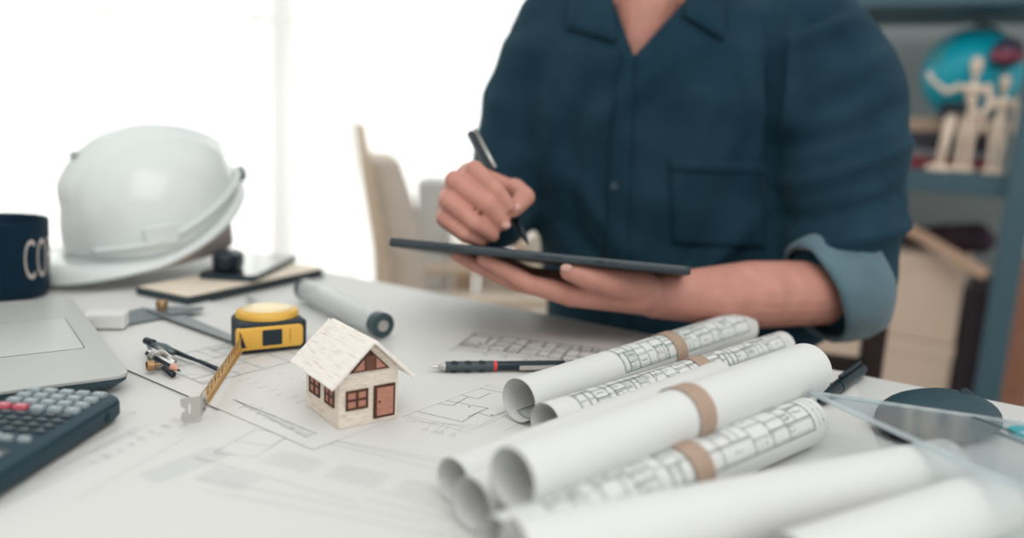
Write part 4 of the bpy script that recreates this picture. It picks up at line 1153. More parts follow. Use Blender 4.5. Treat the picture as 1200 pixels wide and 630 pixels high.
# collar bones and front of the neck
segs.append((P(743, 74, 1.078), P(762, -12, 1.090), .032, .058)); segs.append((P(718, -4, 1.095), P(808, -4, 1.085), .040, .040))
hd_ = headc; yh = R(-12); Rh = Matrix.Rotation(R(-28), 4, 'Z') @ Matrix.Rotation(R(22), 4, 'X')
def HP(x, y, z): return hd_ + (Rh @ Vector((x, y, z)))      # face looks along -y
segs += [(HP(0, 0.018, 0.03), HP(0, -0.01, 0.035), .088, .080), (HP(0, -0.03, -0.035), HP(0, -0.045, -0.085), .058, .030), (HP(0, 0, -0.02), HP(0, -0.02, -0.05), .070, .060),
         (HP(-.035, -0.01, -0.075), HP(0, -0.055, -0.098), .022, .020), (HP(.035, -0.01, -0.075), HP(0, -0.055, -0.098), .022, .020),
         (HP(0, -0.086, 0.005), HP(0, -0.108, -0.032), .007, .0115), (HP(-.009, -0.094, -0.036), HP(.009, -0.094, -0.036), .008, .008),
         (HP(-.022, -0.080, -0.062), HP(.022, -0.080, -0.062), .006, .006), (HP(-.020, -0.079, -0.072), HP(.020, -0.079, -0.072), .0065, .0065),
         (HP(-.05, -0.068, 0.022), HP(-0.012, -0.082, 0.022), .011, .010), (HP(.05, -0.068, 0.022), HP(0.012, -0.082, 0.022), .011, .010),
         (HP(-.082, 0.008, 0.015), HP(-.080, 0.0, -0.028), .013, .010), (HP(.082, 0.008, 0.015), HP(.080, 0.0, -0.028), .013, .010),
         (neck + Vector((-0.01, 0, 0.03)), HP(0, 0.01, -0.05), .056, .056)]
# legs inside the trousers
hipR = pelvis + Vector((-0.09, -0.05, -0.02)); hipL = pelvis + Vector((0.09, -0.09, -0.02))
fwd = Vector((-0.30, -0.95, 0)).normalized()
hipR.z = hipL.z = 0.545
kneeR = hipR + fwd * 0.42; kneeL = hipL + fwd * 0.42; kneeR.z = kneeL.z = 0.52
anR = kneeR + Vector((0, 0.04, -0.43)); anL = kneeL + Vector((0, 0.04, -0.43))
for h_, k_, a_ in ((hipR, kneeR, anR), (hipL, kneeL, anL)):
    segs.append((pelvis, h_, .09, .07)); segs.append((h_, k_, .062, .045)); segs.append((k_, a_, .045, .032)); segs.append((a_, a_ + fwd * 0.12 + Vector((0, 0, -0.045)), .032, .022))
body = fuse('body', capsules(segs), SKIN, 0.0023, 2, person)

# --- shirt
SH = bpy.data.materials.new('dark_teal_shirt'); SH.use_nodes = True
nt = SH.node_tree; b = nt.nodes['Principled BSDF']; b.inputs['Roughness'].default_value = 0.85; b.inputs['Specular IOR Level'].default_value = 0.15
b.inputs['Sheen Weight'].default_value = 0.08; b.inputs['Sheen Roughness'].default_value = 0.5; b.inputs['Sheen Tint'].default_value = (0.45, 0.75, 0.9, 1)
tc = nt.nodes.new('ShaderNodeTexCoord'); n1_ = nt.nodes.new('ShaderNodeTexNoise'); n1_.inputs['Scale'].default_value = 14; n1_.inputs['Detail'].default_value = 4
nt.links.new(tc.outputs['Object'], n1_.inputs['Vector']); rr_n = nt.nodes.new('ShaderNodeValToRGB')
rr_n.color_ramp.elements[0].position = .3; rr_n.color_ramp.elements[1].position = .7
rr_n.color_ramp.elements[0].color = (0.005, 0.027, 0.047, 1); rr_n.color_ramp.elements[1].color = (0.015, 0.047, 0.071, 1)
nt.links.new(n1_.outputs['Fac'], rr_n.inputs['Fac']); nt.links.new(rr_n.outputs['Color'], b.inputs['Base Color'])
n2_ = nt.nodes.new('ShaderNodeTexNoise'); n2_.inputs['Scale'].default_value = 900; n2_.inputs['Detail'].default_value = 2; nt.links.new(tc.outputs['Object'], n2_.inputs['Vector'])
bb_ = nt.nodes.new('ShaderNodeBump'); bb_.inputs['Strength'].default_value = .35; bb_.inputs['Distance'].default_value = .0006
nt.links.new(n2_.outputs['Fac'], bb_.inputs['Height']); nt.links.new(bb_.outputs['Normal'], b.inputs['Normal'])
CUFF = mat('cuff_inside', (0.095, 0.165, 0.200), 0.85, noise=0.12, nscale=30, sheen=0.2)

def ell_ring(c, hw, hd, yaw, pw=2.4, n=56, dy=0.0):
    pts = []
    for j in range(n):
        a = 2 * PI * j / n; ca, sa = math.cos(a), math.sin(a)
        x = hw * math.copysign(abs(ca) ** (2 / pw), ca); y = hd * math.copysign(abs(sa) ** (2 / pw), sa)
        pts.append(Vector((c.x + x * math.cos(yaw) - y * math.sin(yaw), c.y + x * math.sin(yaw) + y * math.cos(yaw), c.z + dy)))
    return pts
by = R(-16)
def pc_(x, y, z): return P(x, y, z)
mb = MB()
trunk = [(pc_(780, 500, 1.215), .165, .125), (pc_(775, 420, 1.20), .168, .128), (pc_(772, 350, 1.18), .166, .125), (pc_(768, 270, 1.165), .172, .124), (pc_(765, 190, 1.15), .188, .128),
         (pc_(764, 120, 1.14), .205, .130), (pc_(763, 60, 1.135), .212, .122), (pc_(762, 20, 1.13), .190, .100), (pc_(761, -8, 1.13), .135, .078), (pc_(761, -26, 1.13), .085, .062)]
mb.rings([ell_ring(c, w, d, by) for c, w, d in trunk])
for v in capsules([(P(655, 40, 1.15), P(600, 140, 1.16), .070, .056), (P(600, 140, 1.16), P(590, 228, 1.155), .056, .052), (P(590, 228, 1.155), P(572, 232, 1.04), .052, .042),
                   (P(940, 42, 1.085), P(985, 110, 1.045), .088, .082), (P(985, 110, 1.045), P(1000, 230, 1.00), .080, .070), (P(1000, 230, 1.00), P(1002, 318, .975), .070, .062),
                   (P(1002, 318, .975), P(990, 340, .965), .062, .058)], 28).__dict__.items(): pass
arms = capsules([(P(660, 38, 1.15), P(612, 120, 1.16), .072, .060), (P(612, 120, 1.16), P(586, 252, 1.155), .060, .050), (P(586, 252, 1.155), P(574, 258, 1.06), .050, .042),
                 (P(935, 48, 1.09), P(985, 110, 1.045), .086, .080), (P(985, 110, 1.045), P(990, 225, 1.00), .080, .074), (P(990, 225, 1.00), P(988, 318, .976), .074, .062), (P(988, 318, .976), P(992, 336, .974), .062, .055)], 28)
mb.add(arms.v, arms.f)
fil = capsules([(P(915, 120, 1.09), P(925, 300, 1.07), .050, .062), (P(925, 300, 1.07), P(930, 360, 1.06), .062, .060)], 20); mb.add(fil.v, fil.f)
rngS = random.Random(4)
pA = P(985, 110, 1.045); pB = P(985, 330, .972); axA = (pB - pA).normalized()
def fold(c, amp, L, wid, d, s):
    pass
FOLDS = []     # (pixel start, pixel end, depth, width, amplitude)
for (x0, y0, x1, y1, wd, am) in [(915, 60, 1010, 20, .012, .006), (918, 170, 1050, 120, .012, -.008), (922, 215, 1055, 165, .010, .008), (915, 255, 1050, 215, .010, -.007), (930, 280, 1055, 255, .009, .007),
                                 (930, 120, 1040, 60, .012, .005), (985, 300, 1055, 200, .008, -.006), (905, 20, 915, 290, .007, -.010), (930, 30, 925, 160, .012, .006),
                                 (640, 60, 660, 320, .014, .005), (665, 120, 690, 380, .012, -.004), (800, 60, 690, 150, .016, .004), (840, 90, 760, 300, .016, .004), (880, 150, 790, 360, .014, -.005),
                                 (900, 240, 760, 390, .013, .006), (640, 240, 760, 370, .012, -.005), (600, 30, 640, 300, .008, -.010), (660, 200, 740, 300, .014, .004), (575, 120, 620, 200, .010, .005), (565, 170, 615, 240, .010, -.005),
                                 (690, 80, 650, 200, .014, -.004), (860, 60, 880, 140, .014, .004)]:
    FOLDS.append((x0, y0, x1, y1, wd, am))
def to_px(c):
    d = c - Vector((0, 0, CAM_H)); z = d.dot(cF); return 600 + FPX * d.dot(cR) / z, 315 - FPX * d.dot(cU) / z, z
fold3 = []
for (x0, y0, x1, y1, wd, am) in FOLDS:
    zf = 1.0 if x0 > 900 else 1.03
    fold3.append((P(x0, y0, zf), P(x1, y1, zf), wd * 0.9, am * 2.6))
def push(c, n_):
    if n_.y > 0.3: k0 = 0.3
    else: k0 = 1.0
    s = 0
    for a, b_, wd, am in fold3:
        ab = b_ - a; t = max(0, min(1, (c - a).dot(ab) / ab.length_squared)); q_ = a + ab * t; d = c - q_
        dxz = math.hypot(d.x, d.z)
        if abs(d.y) < 0.16 and dxz < wd * 3: s += am * math.exp(-(dxz / wd) ** 2) * math.sin(PI * min(1, max(0.0, t * 0.86 + 0.07)))
    s += 0.0022 * math.sin(c.x * 38 + c.z * 51) * math.sin(c.z * 33 - c.x * 17)
    return c + n_ * (s * k0)
shirt = fuse('shirt', mb, SH, 0.007, 14, body, push)
# cut the neck opening: drop faces inside a V below the collar
bm = bmesh.new(); bm.from_mesh(shirt.data)
kill = []
vA, vB, vC = (715, -10), (743, 66), (813, -10)
for f in bm.faces:
    c = f.calc_center_median(); x, y, z = to_px(c)
    if z < 1.17 and y < 66:
        xl = vA[0] + (vB[0] - vA[0]) * (y + 10) / 76.0; xr = vC[0] + (vB[0] - vC[0]) * (y + 10) / 76.0
        if xl < x < xr: kill.append(f)
    elif y < -25 and abs(x - 762) < 58: kill.append(f)
bmesh.ops.delete(bm, geom=kill, context='FACES')
def snap(q_, a, b_):
    ab = (b_[0] - a[0], b_[1] - a[1]); t = ((q_[0] - a[0]) * ab[0] + (q_[1] - a[1]) * ab[1]) / (ab[0] ** 2 + ab[1] ** 2); t = min(1.05, max(-0.6, t))
    r_ = (a[0] + ab[0] * t, a[1] + ab[1] * t); return r_, math.hypot(q_[0] - r_[0], q_[1] - r_[1])
for v in bm.verts:
    if any(e.is_boundary for e in v.link_edges):
        x, y, z = to_px(v.co)
        if z < 1.17 and y < 75:
            c_ = min((snap((x, y), vA, vB), snap((x, y), vC, vB)), key=lambda t: t[1])
            if c_[1] < 26: v.co = P(c_[0][0], c_[0][1], z)
bm.to_mesh(shirt.data); bm.free()
# surface lookup for things sewn on the shirt
bvh = BVHTree.FromPolygons([v.co for v in shirt.data.vertices], [tuple(p.vertices) for p in shirt.data.polygons])
def on_shirt(x, y, lift=0.0, fall=1.03):
    o0 = Vector((0, 0, CAM_H)); d = ray(x, y).normalized()
    loc, nor, idx, dist = bvh.ray_cast(o0, d)
    if loc is None: loc = P(x, y, fall); nor = Vector((0, -1, 0))
    if nor.dot(d) > 0: nor = -nor
    return loc + nor * lift, nor
def patch(name, grid, m, lift, parent, solid=0.0012):
    """cloth panel lying on the shirt; grid = rows of pixels"""
    mb = MB(); rows = [[on_shirt(x, y, lift)[0] for x, y in row] for row in grid]
    mb.rings(rows, 0, False, False, False); return mb.build(name, m, parent, smooth=True, solid=solid)
def lerp2(a, b, t): return (a[0] + (b[0] - a[0]) * t, a[1] + (b[1] - a[1]) * t)
def path(pts, t):
    n_ = len(pts) - 1; k = min(int(t * n_), n_ - 1); return lerp2(pts[k], pts[k + 1], t * n_ - k)
pl_ = [(731, 60), (719, 140), (714, 215), (712, 300), (712, 390)]; pr_ = [(744, 66), (741, 140), (737, 215), (736, 300), (737, 390)]
patch('placket', [[lerp2(path(pl_, i / 40), path(pr_, i / 40), j / 4) for j in range(5)] for i in range(41)], SH, 0.003, shirt, 0.002)
for (x, y) in ((722, 217), (723, 322)):
    p, nn = on_shirt(x, y, 0.006)
    mb = MB(); mb.lathe([(0.0048, 0), (0.0056, 0.0008), (0.0052, 0.0018), (0.003, 0.0014), (0.0005, 0.0014)], 20, 0, along(p, p + nn)); mb.build('button', mat('shirt_button', (0.04, 0.075, 0.09), 0.4), shirt, auto=50)
patch('chest_pocket', [[(784 + 110 * j / 12 + 4 * i / 14, 186 + 100 * i / 14 + 5 * j / 12 - (4 if 0 else 0)) for j in range(13)] for i in range(15)], SH, 0.0014, shirt, 0.0010)
patch('pocket_hem', [[(784 + 110 * j / 12, 186 + 14 * i / 3 + 5 * j / 12) for j in range(13)] for i in range(4)], SH, 0.0022, shirt, 0.0008)
# collar: two flaps
def flap(px, name):
    mb = MB(); rows = []
    a, b2, c, d = px     # inner top, outer top, outer tip, inner bottom
    for i in range(9):
        rows.append([])
        for j in range(9):
            u = lerp2(a, b2, j / 8); w = lerp2(d, c, j / 8); q_ = lerp2(u, w, i / 8)
            p = None
            o0 = Vector((0, 0, CAM_H)); dr = ray(*q_)
            hit = bvh.ray_cast(o0, dr.normalized())
            z = 1.045 + 0.02 * (1 - i / 8)
            base = P(q_[0], q_[1], z)
            if hit[0] is not None:
                zz = (hit[0] - o0).dot(cF); z = min(z + 0.03, zz - 0.006 - 0.010 * (1 - i / 8))
            rows[-1].append(P(q_[0], q_[1], z))
    mb.rings(rows, 0, False, False, False); return mb.build(name, SH, shirt, smooth=True, solid=0.002)
flap([(712, -42), (674, -40), (664, 32), (724, 50)], 'collar')
flap([(812, -42), (850, -40), (848, 47), (800, 18)], 'collar')
mb = MB(); rows = []
for i in range(5):
    t = i / 4
    c = neck + Vector((0.0, 0.008, -0.035 + 0.045 * t))
    rows.append([Vector((c.x + .072 * math.cos(a), c.y + .066 * math.sin(a), c.z + 0.014 * math.sin(a))) for a in [R(-32) + R(244) * k / 30 for k in range(31)]])
mb.rings(rows, 0, False, False, False); mb.build('collar_stand', SH, shirt, smooth=True, solid=0.002)
# rolled cuff of the left sleeve
mb = MB(); c0 = P(985, 318, .972); c1c = P(935, 352, .952); ax = (P(872, 350, .93) - P(1000, 338, .978)).normalized()
rows = []
cpath = [(P(1010, 318, .984), .0500), (P(1003, 326, .979), .0690), (P(987, 333, .973), .0700), (P(969, 339, .965), .0665), (P(955, 343, .958), .0620), (P(951, 345, .956), .0570), (P(955, 344, .958), .0540)]
for k, (c, r_) in enumerate(cpath):
    row = []
    for j in range(48):
        a = 2 * PI * j / 48
        x = Vector((0, 0, 1)).cross(ax).normalized(); y = ax.cross(x)
        wv = 1 + 0.03 * math.sin(3 * a + k * 0.7) + 0.02 * math.sin(7 * a + k)
        tilt = ax * (0.020 * math.sin(a))
        row.append(c + x * (r_ * 0.92 * wv * math.cos(a)) + y * (r_ * wv * math.sin(a)) + tilt)
    rows.append(row)
mb.rings(rows, 0, False, False); mb.build('rolled_cuff', CUFF, shirt, smooth=True, solid=0.003)
# trousers, shoes, hair
TR = mat('dark_trousers', (0.010, 0.016, 0.024), 0.8)
ts = []
for h_, k_, a_ in ((hipR, kneeR, anR), (hipL, kneeL, anL)):
    ts += [(pelvis + Vector((0, 0, -0.02)), h_, .13, .095), (h_, k_, .092, .068), (k_, a_ + Vector((0, 0, 0.03)), .066, .052)]
trs = fuse('trousers', capsules(ts), TR, 0.009, 4, body)
for a_ in (anR, anL):
    mb = MB(); rows = []
    for k, (f_, w_, h_) in enumerate([(-0.07, .02, .045), (-0.06, .036, .075), (-0.02, .038, .085), (0.04, .040, .070), (0.10, .046, .050), (0.16, .044, .038), (0.19, .030, .030), (0.20, .012, .018)]):
        c = Vector((a_.x, a_.y, 0)) + fwd * f_; sd = Vector((-fwd.y, fwd.x, 0))
        rows.append([c + sd * (w_ * math.cos(t)) + Vector((0, 0, max(0.001, h_ * 0.5 + h_ * 0.5 * math.sin(t)))) for t in [2 * PI * q_ / 20 for q_ in range(20)]])
    mb.rings(rows); mb.build('shoe', BLACKR, body, smooth=True)
mb = capsules([(HP(0, 0.025, 0.055), HP(0, -0.012, 0.062), .090, .078), (HP(0, 0.055, 0.01), HP(0, 0.05, -0.03), .060, .045), (HP(-.05, 0.02, 0.03), HP(.05, 0.02, 0.03), .045, .045), (HP(-.03, -0.045, 0.092), HP(.04, -0.040, 0.092), .034, .030)])
hair = fuse('hair', mb, mat('black_hair', (0.010, 0.009, 0.009), 0.6, bump=0.6, bscale=150), 0.005, 3, body)
for s in (-1, 1):
    mb = MB(); mb.sphere(HP(s * .030, -0.0715, 0.004), .0090, 16); ey_ = mb.build('eye', mat('eye_white', (0.7, 0.68, 0.66), 0.2), body, smooth=True)
    mb = MB(); mb.sphere(HP(s * .030, -0.0785, 0.000), .0042, 12); mb.build('iris', mat('iris_brown', (0.03, 0.015, 0.01), 0.2), ey_, smooth=True)
# fingernails on the visible thumb and finger tips
for (x, y, z, rx_) in ((664, 314, .8165, .0052), (604, 243, .8495, .0050), (593, 264, .842, .0040)):
    mb = MB(); mb.sphere(P(x, y, z), rx_, 12, sc=(1.25, 0.35, 0.9)); mb.build('fingernail', mat('nail', (0.62, 0.36, 0.30), 0.3), body, smooth=True)

# ------------------------------------------------------------------ tablet
tL = P(455, 278, .835); tR = P(811, 312, .800)
xt = (tR - tL); TLn = xt.length; xt.normalize()
toC = (P(633, 296, .818) - Vector((0, 0, CAM_H))).normalized()
yt_ = Vector((0.09, 1, 0)); yt_ = (yt_ - xt * yt_.dot(xt)).normalized()
zt = xt.cross(yt_).normalized()
tilt_t = math.asin(max(-1, min(1, toC.dot(zt))))
# turn about the near edge until the viewer looks along the plate, very slightly from below
best = None
for k in range(-600, 600):
    a = R(k * 0.05); y_ = Matrix.Rotation(a, 3, xt) @ yt_; z_ = xt.cross(y_)
    e = abs(toC.dot(z_) - 0.030)
    if z_.z > 0 and (best is None or e < best[0]): best = (e, y_.copy(), z_.copy())
yt_, zt = best[1], best[2]
Mt_ = Matrix((xt, yt_, zt)).transposed().to_4x4(); Mt_.translation = tL
tab = thing('tablet', 'thin dark tablet held flat in the hand of the person', 'tablet', tL)
tab.rotation_euler = Mt_.to_euler()
TDp = 0.205; tth = 0.0088
mb = MB()
zs = lambda pts, z: [Vector((x, y, z)) for x, y in pts]
mb.rings([zs(rr2(0.0012, 0.0012, TLn - .0012, TDp - .0012, 0.006), -tth), zs(rr2(0, 0, TLn, TDp, 0.007), -tth + 0.0012), zs(rr2(0, 0, TLn, TDp, 0.007), -0.0008), zs(rr2(0.0008, 0.0008, TLn - .0008, TDp - .0008, 0.0065), 0)])
mb.build('tablet_body', mat('tablet_dark', (0.045, 0.058, 0.066), 0.42, 0.4), tab, auto=50)
mb = MB(); mb.prism(rr2(0.007, 0.007, TLn - .007, TDp - .007, 0.003), -0.0002, 0.0003); mb.build('screen', mat('tablet_glass', (0.01, 0.012, 0.015), 0.08), tab)
for x0, w_, h_ in ((0.218, 0.008, 0.0035), (0.158, 0.013, 0.0018), (0.174, 0.013, 0.0018), (0.232, 0.008, 0.0016), (0.062, 0.028, 0.0016)):
    mb = MB(); mb.box((x0, -0.0001, -tth / 2), (w_, 0.0008, h_)); mb.build('port' if h_ > 0.003 else 'edge_button', BLACK, tab)
# stylus
s0 = P(551, 155, .960); s1 = P(619, 286, .862)
sty = thing('stylus', 'dark stylus pen with a silver clip held in the writing hand', 'stylus', s1)
Ms = along((0, 0, 0), s0 - s1); Ls = (s0 - s1).length
mb = MB(); mb.lathe([(0.0008, 0), (0.0016, 0.004), (0.0048, 0.018), (0.0054, Ls * 0.5), (0.0054, Ls - 0.003), (0.0035, Ls)], 24, 0, Ms); mb.build('barrel', BLACK, sty, auto=40)
cdir = (Ms.inverted().to_3x3() @ (Vector((0.75, -0.6, 0.15)))); cdir.z = 0; cdir.normalize()
mb = MB(); mb.tube([Ms @ (cdir * 0.0072 + Vector((0, 0, Ls * 0.62))), Ms @ (cdir * 0.0072 + Vector((0, 0, Ls - 0.001)))], 0.0022, 8); mb.build('pocket_clip', STEEL, sty, smooth=True)

# ------------------------------------------------------------------ person's chair
DK = wood('dark_chair_wood', (0.020, 0.012, 0.012), (0.045, 0.028, 0.026), (30, 30, 3), 0.45)
pr_c = P(1026, 380, 1.26); pr_c.z = 0
sdv = Vector((0.955, -0.296, 0)); bk = Vector((0.296, 0.955, 0))
wch = 0.46
pl_c = pr_c - sdv * wch
ch = thing('wooden_chair', 'dark wooden chair on which the person sits', 'chair', (pr_c + pl_c) / 2 - bk * 0.2, math.atan2(sdv.y, sdv.x))
def CB(c, s, nm, m=DK, par=ch, bv=0.004): mb = MB(); mb.box(c, s); return mb.build(nm, m, par, bevel=bv)
CB((0, 0, 0.40), (wch, 0.42, 0.035), 'seat', bv=0.01)
for s in (-1, 1):
    CB((s * wch / 2, 0.20, 0.40), (0.034, 0.034, 0.80), 'back_post'); CB((s * (wch / 2 - 0.02), -0.19, 0.19), (0.036, 0.036, 0.38), 'leg')
CB((0, 0.205, 0.77), (wch - 0.03, 0.02, 0.06), 'back_rail'); CB((0, 0.205, 0.62), (wch - 0.03, 0.018, 0.05), 'back_rail')
CB((0, -0.19, 0.22), (wch - 0.07, 0.02, 0.025), 'stretcher')

# ------------------------------------------------------------------ shelf unit on the right
RACK = mat('blue_grey_steel', (0.060, 0.125, 0.160), 0.5, 0.1)
rk = thing('shelf_unit', 'blue grey steel shelf unit behind the person', 'shelf', PR, yawW)
SL = 0.85; SD = 0.38
# local: x along wdir with 0 at the right front post, y away
zS2 = 0.916; zS3 = 1.34; zS1 = 0.26
for zz, nm in ((zS3, 'shelf_board'), (zS2, 'shelf_board'), (zS1, 'shelf_board'), (1.80, 'shelf_board')):
    mb = MB(); mb.box((-SL / 2, SD / 2, zz - 0.025), (SL, SD - 0.01, 0.05)); mb.build(nm, RACK, rk, bevel=0.003)
for x in (0.03, -SL):
    for y in (0, SD):
        mb = MB(); mb.box((x, y, 0.95), (0.055, 0.045, 1.9)); mb.build('post', RACK, rk, bevel=0.004)
# goods on the shelf
def SLc(x, y, z): return PR + wdir * x + wn * y + Vector((0, 0, z))
def sxy(px, py, z, yy=None):                 # where the ray of a pixel meets height z
    d = ray(px, py); t = (z - CAM_H) / d.z; return Vector((d.x * t, d.y * t, z))
def at_front(px, py, back=0.1):              # on the vertical plane a bit behind the shelf front
    d = ray(px, py); o0 = Vector((0, 0, CAM_H)); t = ((PR + wn * back - o0).dot(wn)) / d.dot(wn); return o0 + d * t
# globe
gc = at_front(1138, 88, 0.19); gr = 0.112
gl = thing('globe', 'bright turquoise globe on the shelf behind the wooden mannequins', 'globe', (gc.x, gc.y, zS2 + 0.125))
GLM = bpy.data.materials.new('globe_ocean'); GLM.use_nodes = True
nt = GLM.node_tree; b = nt.nodes['Principled BSDF']; b.inputs['Roughness'].default_value = .3
tc = nt.nodes.new('ShaderNodeTexCoord'); n1_ = nt.nodes.new('ShaderNodeTexNoise'); n1_.inputs['Scale'].default_value = 9; n1_.inputs['Detail'].default_value = 5
nt.links.new(tc.outputs['Object'], n1_.inputs['Vector']); rn = nt.nodes.new('ShaderNodeValToRGB'); rn.color_ramp.elements[0].position = .60; rn.color_ramp.elements[1].position = .64
rn.color_ramp.elements[0].color = (0.005, 0.42, 0.55, 1); rn.color_ramp.elements[1].color = (0.12, 0.38, 0.42, 1)
nt.links.new(n1_.outputs['Fac'], rn.inputs['Fac']); nt.links.new(rn.outputs['Color'], b.inputs['Base Color'])
gz = gc.z - (zS2 + 0.125)
mb = MB(); mb.sphere((0, 0, gz), gr, 40); mb.build('sphere', GLM, gl, smooth=True)
mb = MB(); mb.lathe([(0.06, 0.0), (0.062, 0.006), (0.03, 0.016), (0.009, 0.024), (0.008, max(0.03, gz - gr + 0.002))], 28); mb.build('stand', BLACK, gl, auto=40)
mb = MB(); mb.tube([Vector(((gr + 0.008) * math.cos(a), 0, gz + (gr + 0.008) * math.sin(a))) for a in [R(-95) + R(190) * i / 24 for i in range(25)]], 0.004, 8); mb.build('meridian', BLACK, gl, smooth=True)
print('globe', gc, gz)
# books and box under it
bs0 = at_front(1062, 180, 0.10)
hgt = [(0.030, (0.26, 0.035, 0.045), 'dark red book lying at the bottom of the shelf stack'), (0.016, (0.22, 0.24, 0.25), 'grey book lying on the dark red book'),
       (0.042, (0.035, 0.032, 0.045), 'thick black book lying on the grey book'), (0.034, (0.46, 0.33, 0.25), 'tan box lying on top of the stack of books')]
z = zS2 + 0.0006
cx0 = (at_front(1052, 180, 0.16) + at_front(1172, 180, 0.16)) / 2
wbk = (at_front(1172, 180, 0.16) - at_front(1052, 180, 0.16)).length
for i, (h_, c_, lb_) in enumerate(hgt):
    last = i == 3
    bk_ = thing('book' if not last else 'storage_box', lb_, 'book' if not last else 'box', (cx0.x, cx0.y, z), yawW, None if last else 'books stacked on the shelf')
    dx_ = [0.0, -0.004, 0.006, 0.0][i]
    mb = MB()
    if last: mb.box((dx_, 0.06, h_ / 2), (wbk, 0.20, h_)); mb.build('box_body', mat('tan_box', c_, .7), bk_, bevel=0.002)
    else:
        mb.box((dx_, 0.06, 0.0015), (wbk, 0.20, 0.003)); mb.box((dx_, 0.06, h_ - 0.0015), (wbk, 0.20, 0.003)); mb.box((dx_, -0.0385, h_ / 2), (wbk, 0.003, h_ - 0.006)); mb.build('cover', mat('book_cover_%d' % i, c_, .6), bk_)
        mb = MB(); mb.box((dx_, 0.061, h_ / 2), (wbk - 0.006, 0.19, h_ - 0.0062)); mb.build('pages', PAPER, bk_)
    z += h_ + 0.0006
zglobe = z
# move the globe's foot on top of the stack
dzg = (zglobe + 0.0005) - gl.location.z
gl.location.z += dzg
for c_ in gl.children:
    if c_.name.startswith(('sphere', 'meridian')): c_.location.z = -dzg
gl.children
# dark pink round thing right of the globe
tg = at_front(1181, 62, 0.07)
ball = thing('toy_ball', 'small dark purple ball with a pink band beside the globe', 'toy ball', (tg.x, tg.y, tg.z))
# it sits on a slim stand on the stack
rb_ = 0.034
mb = MB(); mb.sphere((0, 0, 0), rb_, 24); mb.build('ball', mat('purple_dark', (0.035, 0.03, 0.06), .5), ball, smooth=True)
mb = MB(); mb.lathe([(rb_ * 0.92, -0.020), (rb_ * 1.015, -0.008), (rb_ * 1.03, 0.0), (rb_ * 0.99, 0.004)], 28, 0, None, False, False); mb.build('pink_band', mat('pink', (0.28, 0.06, 0.11), .5), ball, smooth=True)
hst = tg.z - zS2 - 0.001
mb = MB(); mb.lathe([(0.018, -hst), (0.018, -hst + 0.006), (0.006, -hst + 0.012), (0.006, -rb_ * 0.98)], 20); mb.build('stand', mat('teal_stand', (0.01, 0.22, 0.30), .5), ball, auto=40)
# wooden mannequins
MWD = wood('mannequin_wood', (0.80, 0.63, 0.50), (0.92, 0.78, 0.66), (30, 30, 6), 0.45)
def mannequin(px_foot, back, height, arms, label, lean=0.0):
    f_ = at_front(px_foot, 196, back); o = thing('wooden_mannequin', label, 'wooden figure', (f_.x, f_.y, zS2 + 0.0006), yawW, None)
    s = height / 0.30
    def part(nm, segs_): capsules([(Vector(a) * s, Vector(b_) * s, r0 * s, r1 * s) for a, b_, r0, r1 in segs_], 14).build(nm, MWD, o, smooth=True)
    mb = MB(); mb.lathe([(0.030 * s, 0), (0.034 * s, 0.004 * s), (0.034 * s, 0.010 * s), (0.028 * s, 0.015 * s)], 28); mb.build('base', MWD, o, auto=40)
    part('leg', [((-.010, -0.002, .020), (-.012, 0, .085), .007, .009), ((-.012, 0, .085), (-.010, 0, .145), .010, .013)])
    part('foot', [((-.010, 0.002, .018), (-.014, -0.022, .018), .007, .006)]); part('foot', [((.012, 0.002, .018), (.016, -0.022, .018), .007, .006)])
    part('leg', [((.012, -0.002, .020), (.012, 0, .085), .007, .009), ((.012, 0, .085), (.010, 0, .145), .010, .013)])
    part('hips', [((-.008, 0, .155), (.008, 0, .155), .017, .017)]); part('torso', [((0, 0, .176), (0, 0, .190), .013, .014), ((-.012, 0, .218), (.012, 0, .218), .016, .016)])
    part('neck', [((0, 0, .235), (0, 0, .255), .006, .006)]); part('head', [((0, 0, .268), (0, -0.002, .288), .013, .015)])
    for a in arms: part('arm', a)
mannequin(1127, 0.05, 0.262, [[((-.034, 0, .225), (-.062, -0.01, .210), .009, .008), ((-.062, -0.01, .210), (-.098, -0.02, .238), .008, .005), ((-.098, -.02, .238), (-.112, -.02, .258), .007, .005)],
                              [((.034, 0, .225), (.046, -0.005, .180), .010, .009), ((.046, -0.005, .180), (.030, -.02, .150), .008, .006)]],
          'wooden mannequin with one arm stretched out to the left, before the globe')
mannequin(1163, 0.05, 0.222, [[((-.034, 0, .225), (-.046, -0.005, .180), .010, .009), ((-.046, -0.005, .180), (-.040, -.02, .130), .009, .006)],
                              [((.034, 0, .225), (.046, -0.005, .180), .010, .009), ((.046, -0.005, .180), (.040, -.02, .130), .009, .006)]],
          'shorter wooden mannequin with arms down, nearest the steel post')
# small wooden stand with black top
f_ = at_front(1100, 196, 0.03)
ws_ = thing('wooden_stand', 'small wooden stand with a black block on top, left of the mannequins', 'wooden stand', (f_.x, f_.y, zS2 + 0.0006), yawW)
mb = MB(); mb.lathe([(0.028, 0), (0.030, 0.006), (0.024, 0.014)], 24); mb.build('base', MWD, ws_, auto=40)
mb = MB(); mb.tube([(0, 0, 0.010), (0.012, 0, 0.135)], [0.010, 0.012], 14); mb.build('stem', MWD, ws_, smooth=True)
mb = MB(); mb.box((0.014, 0, 0.147), (0.055, 0.035, 0.026)); mb.build('top_block', BLACK, ws_, bevel=0.003)
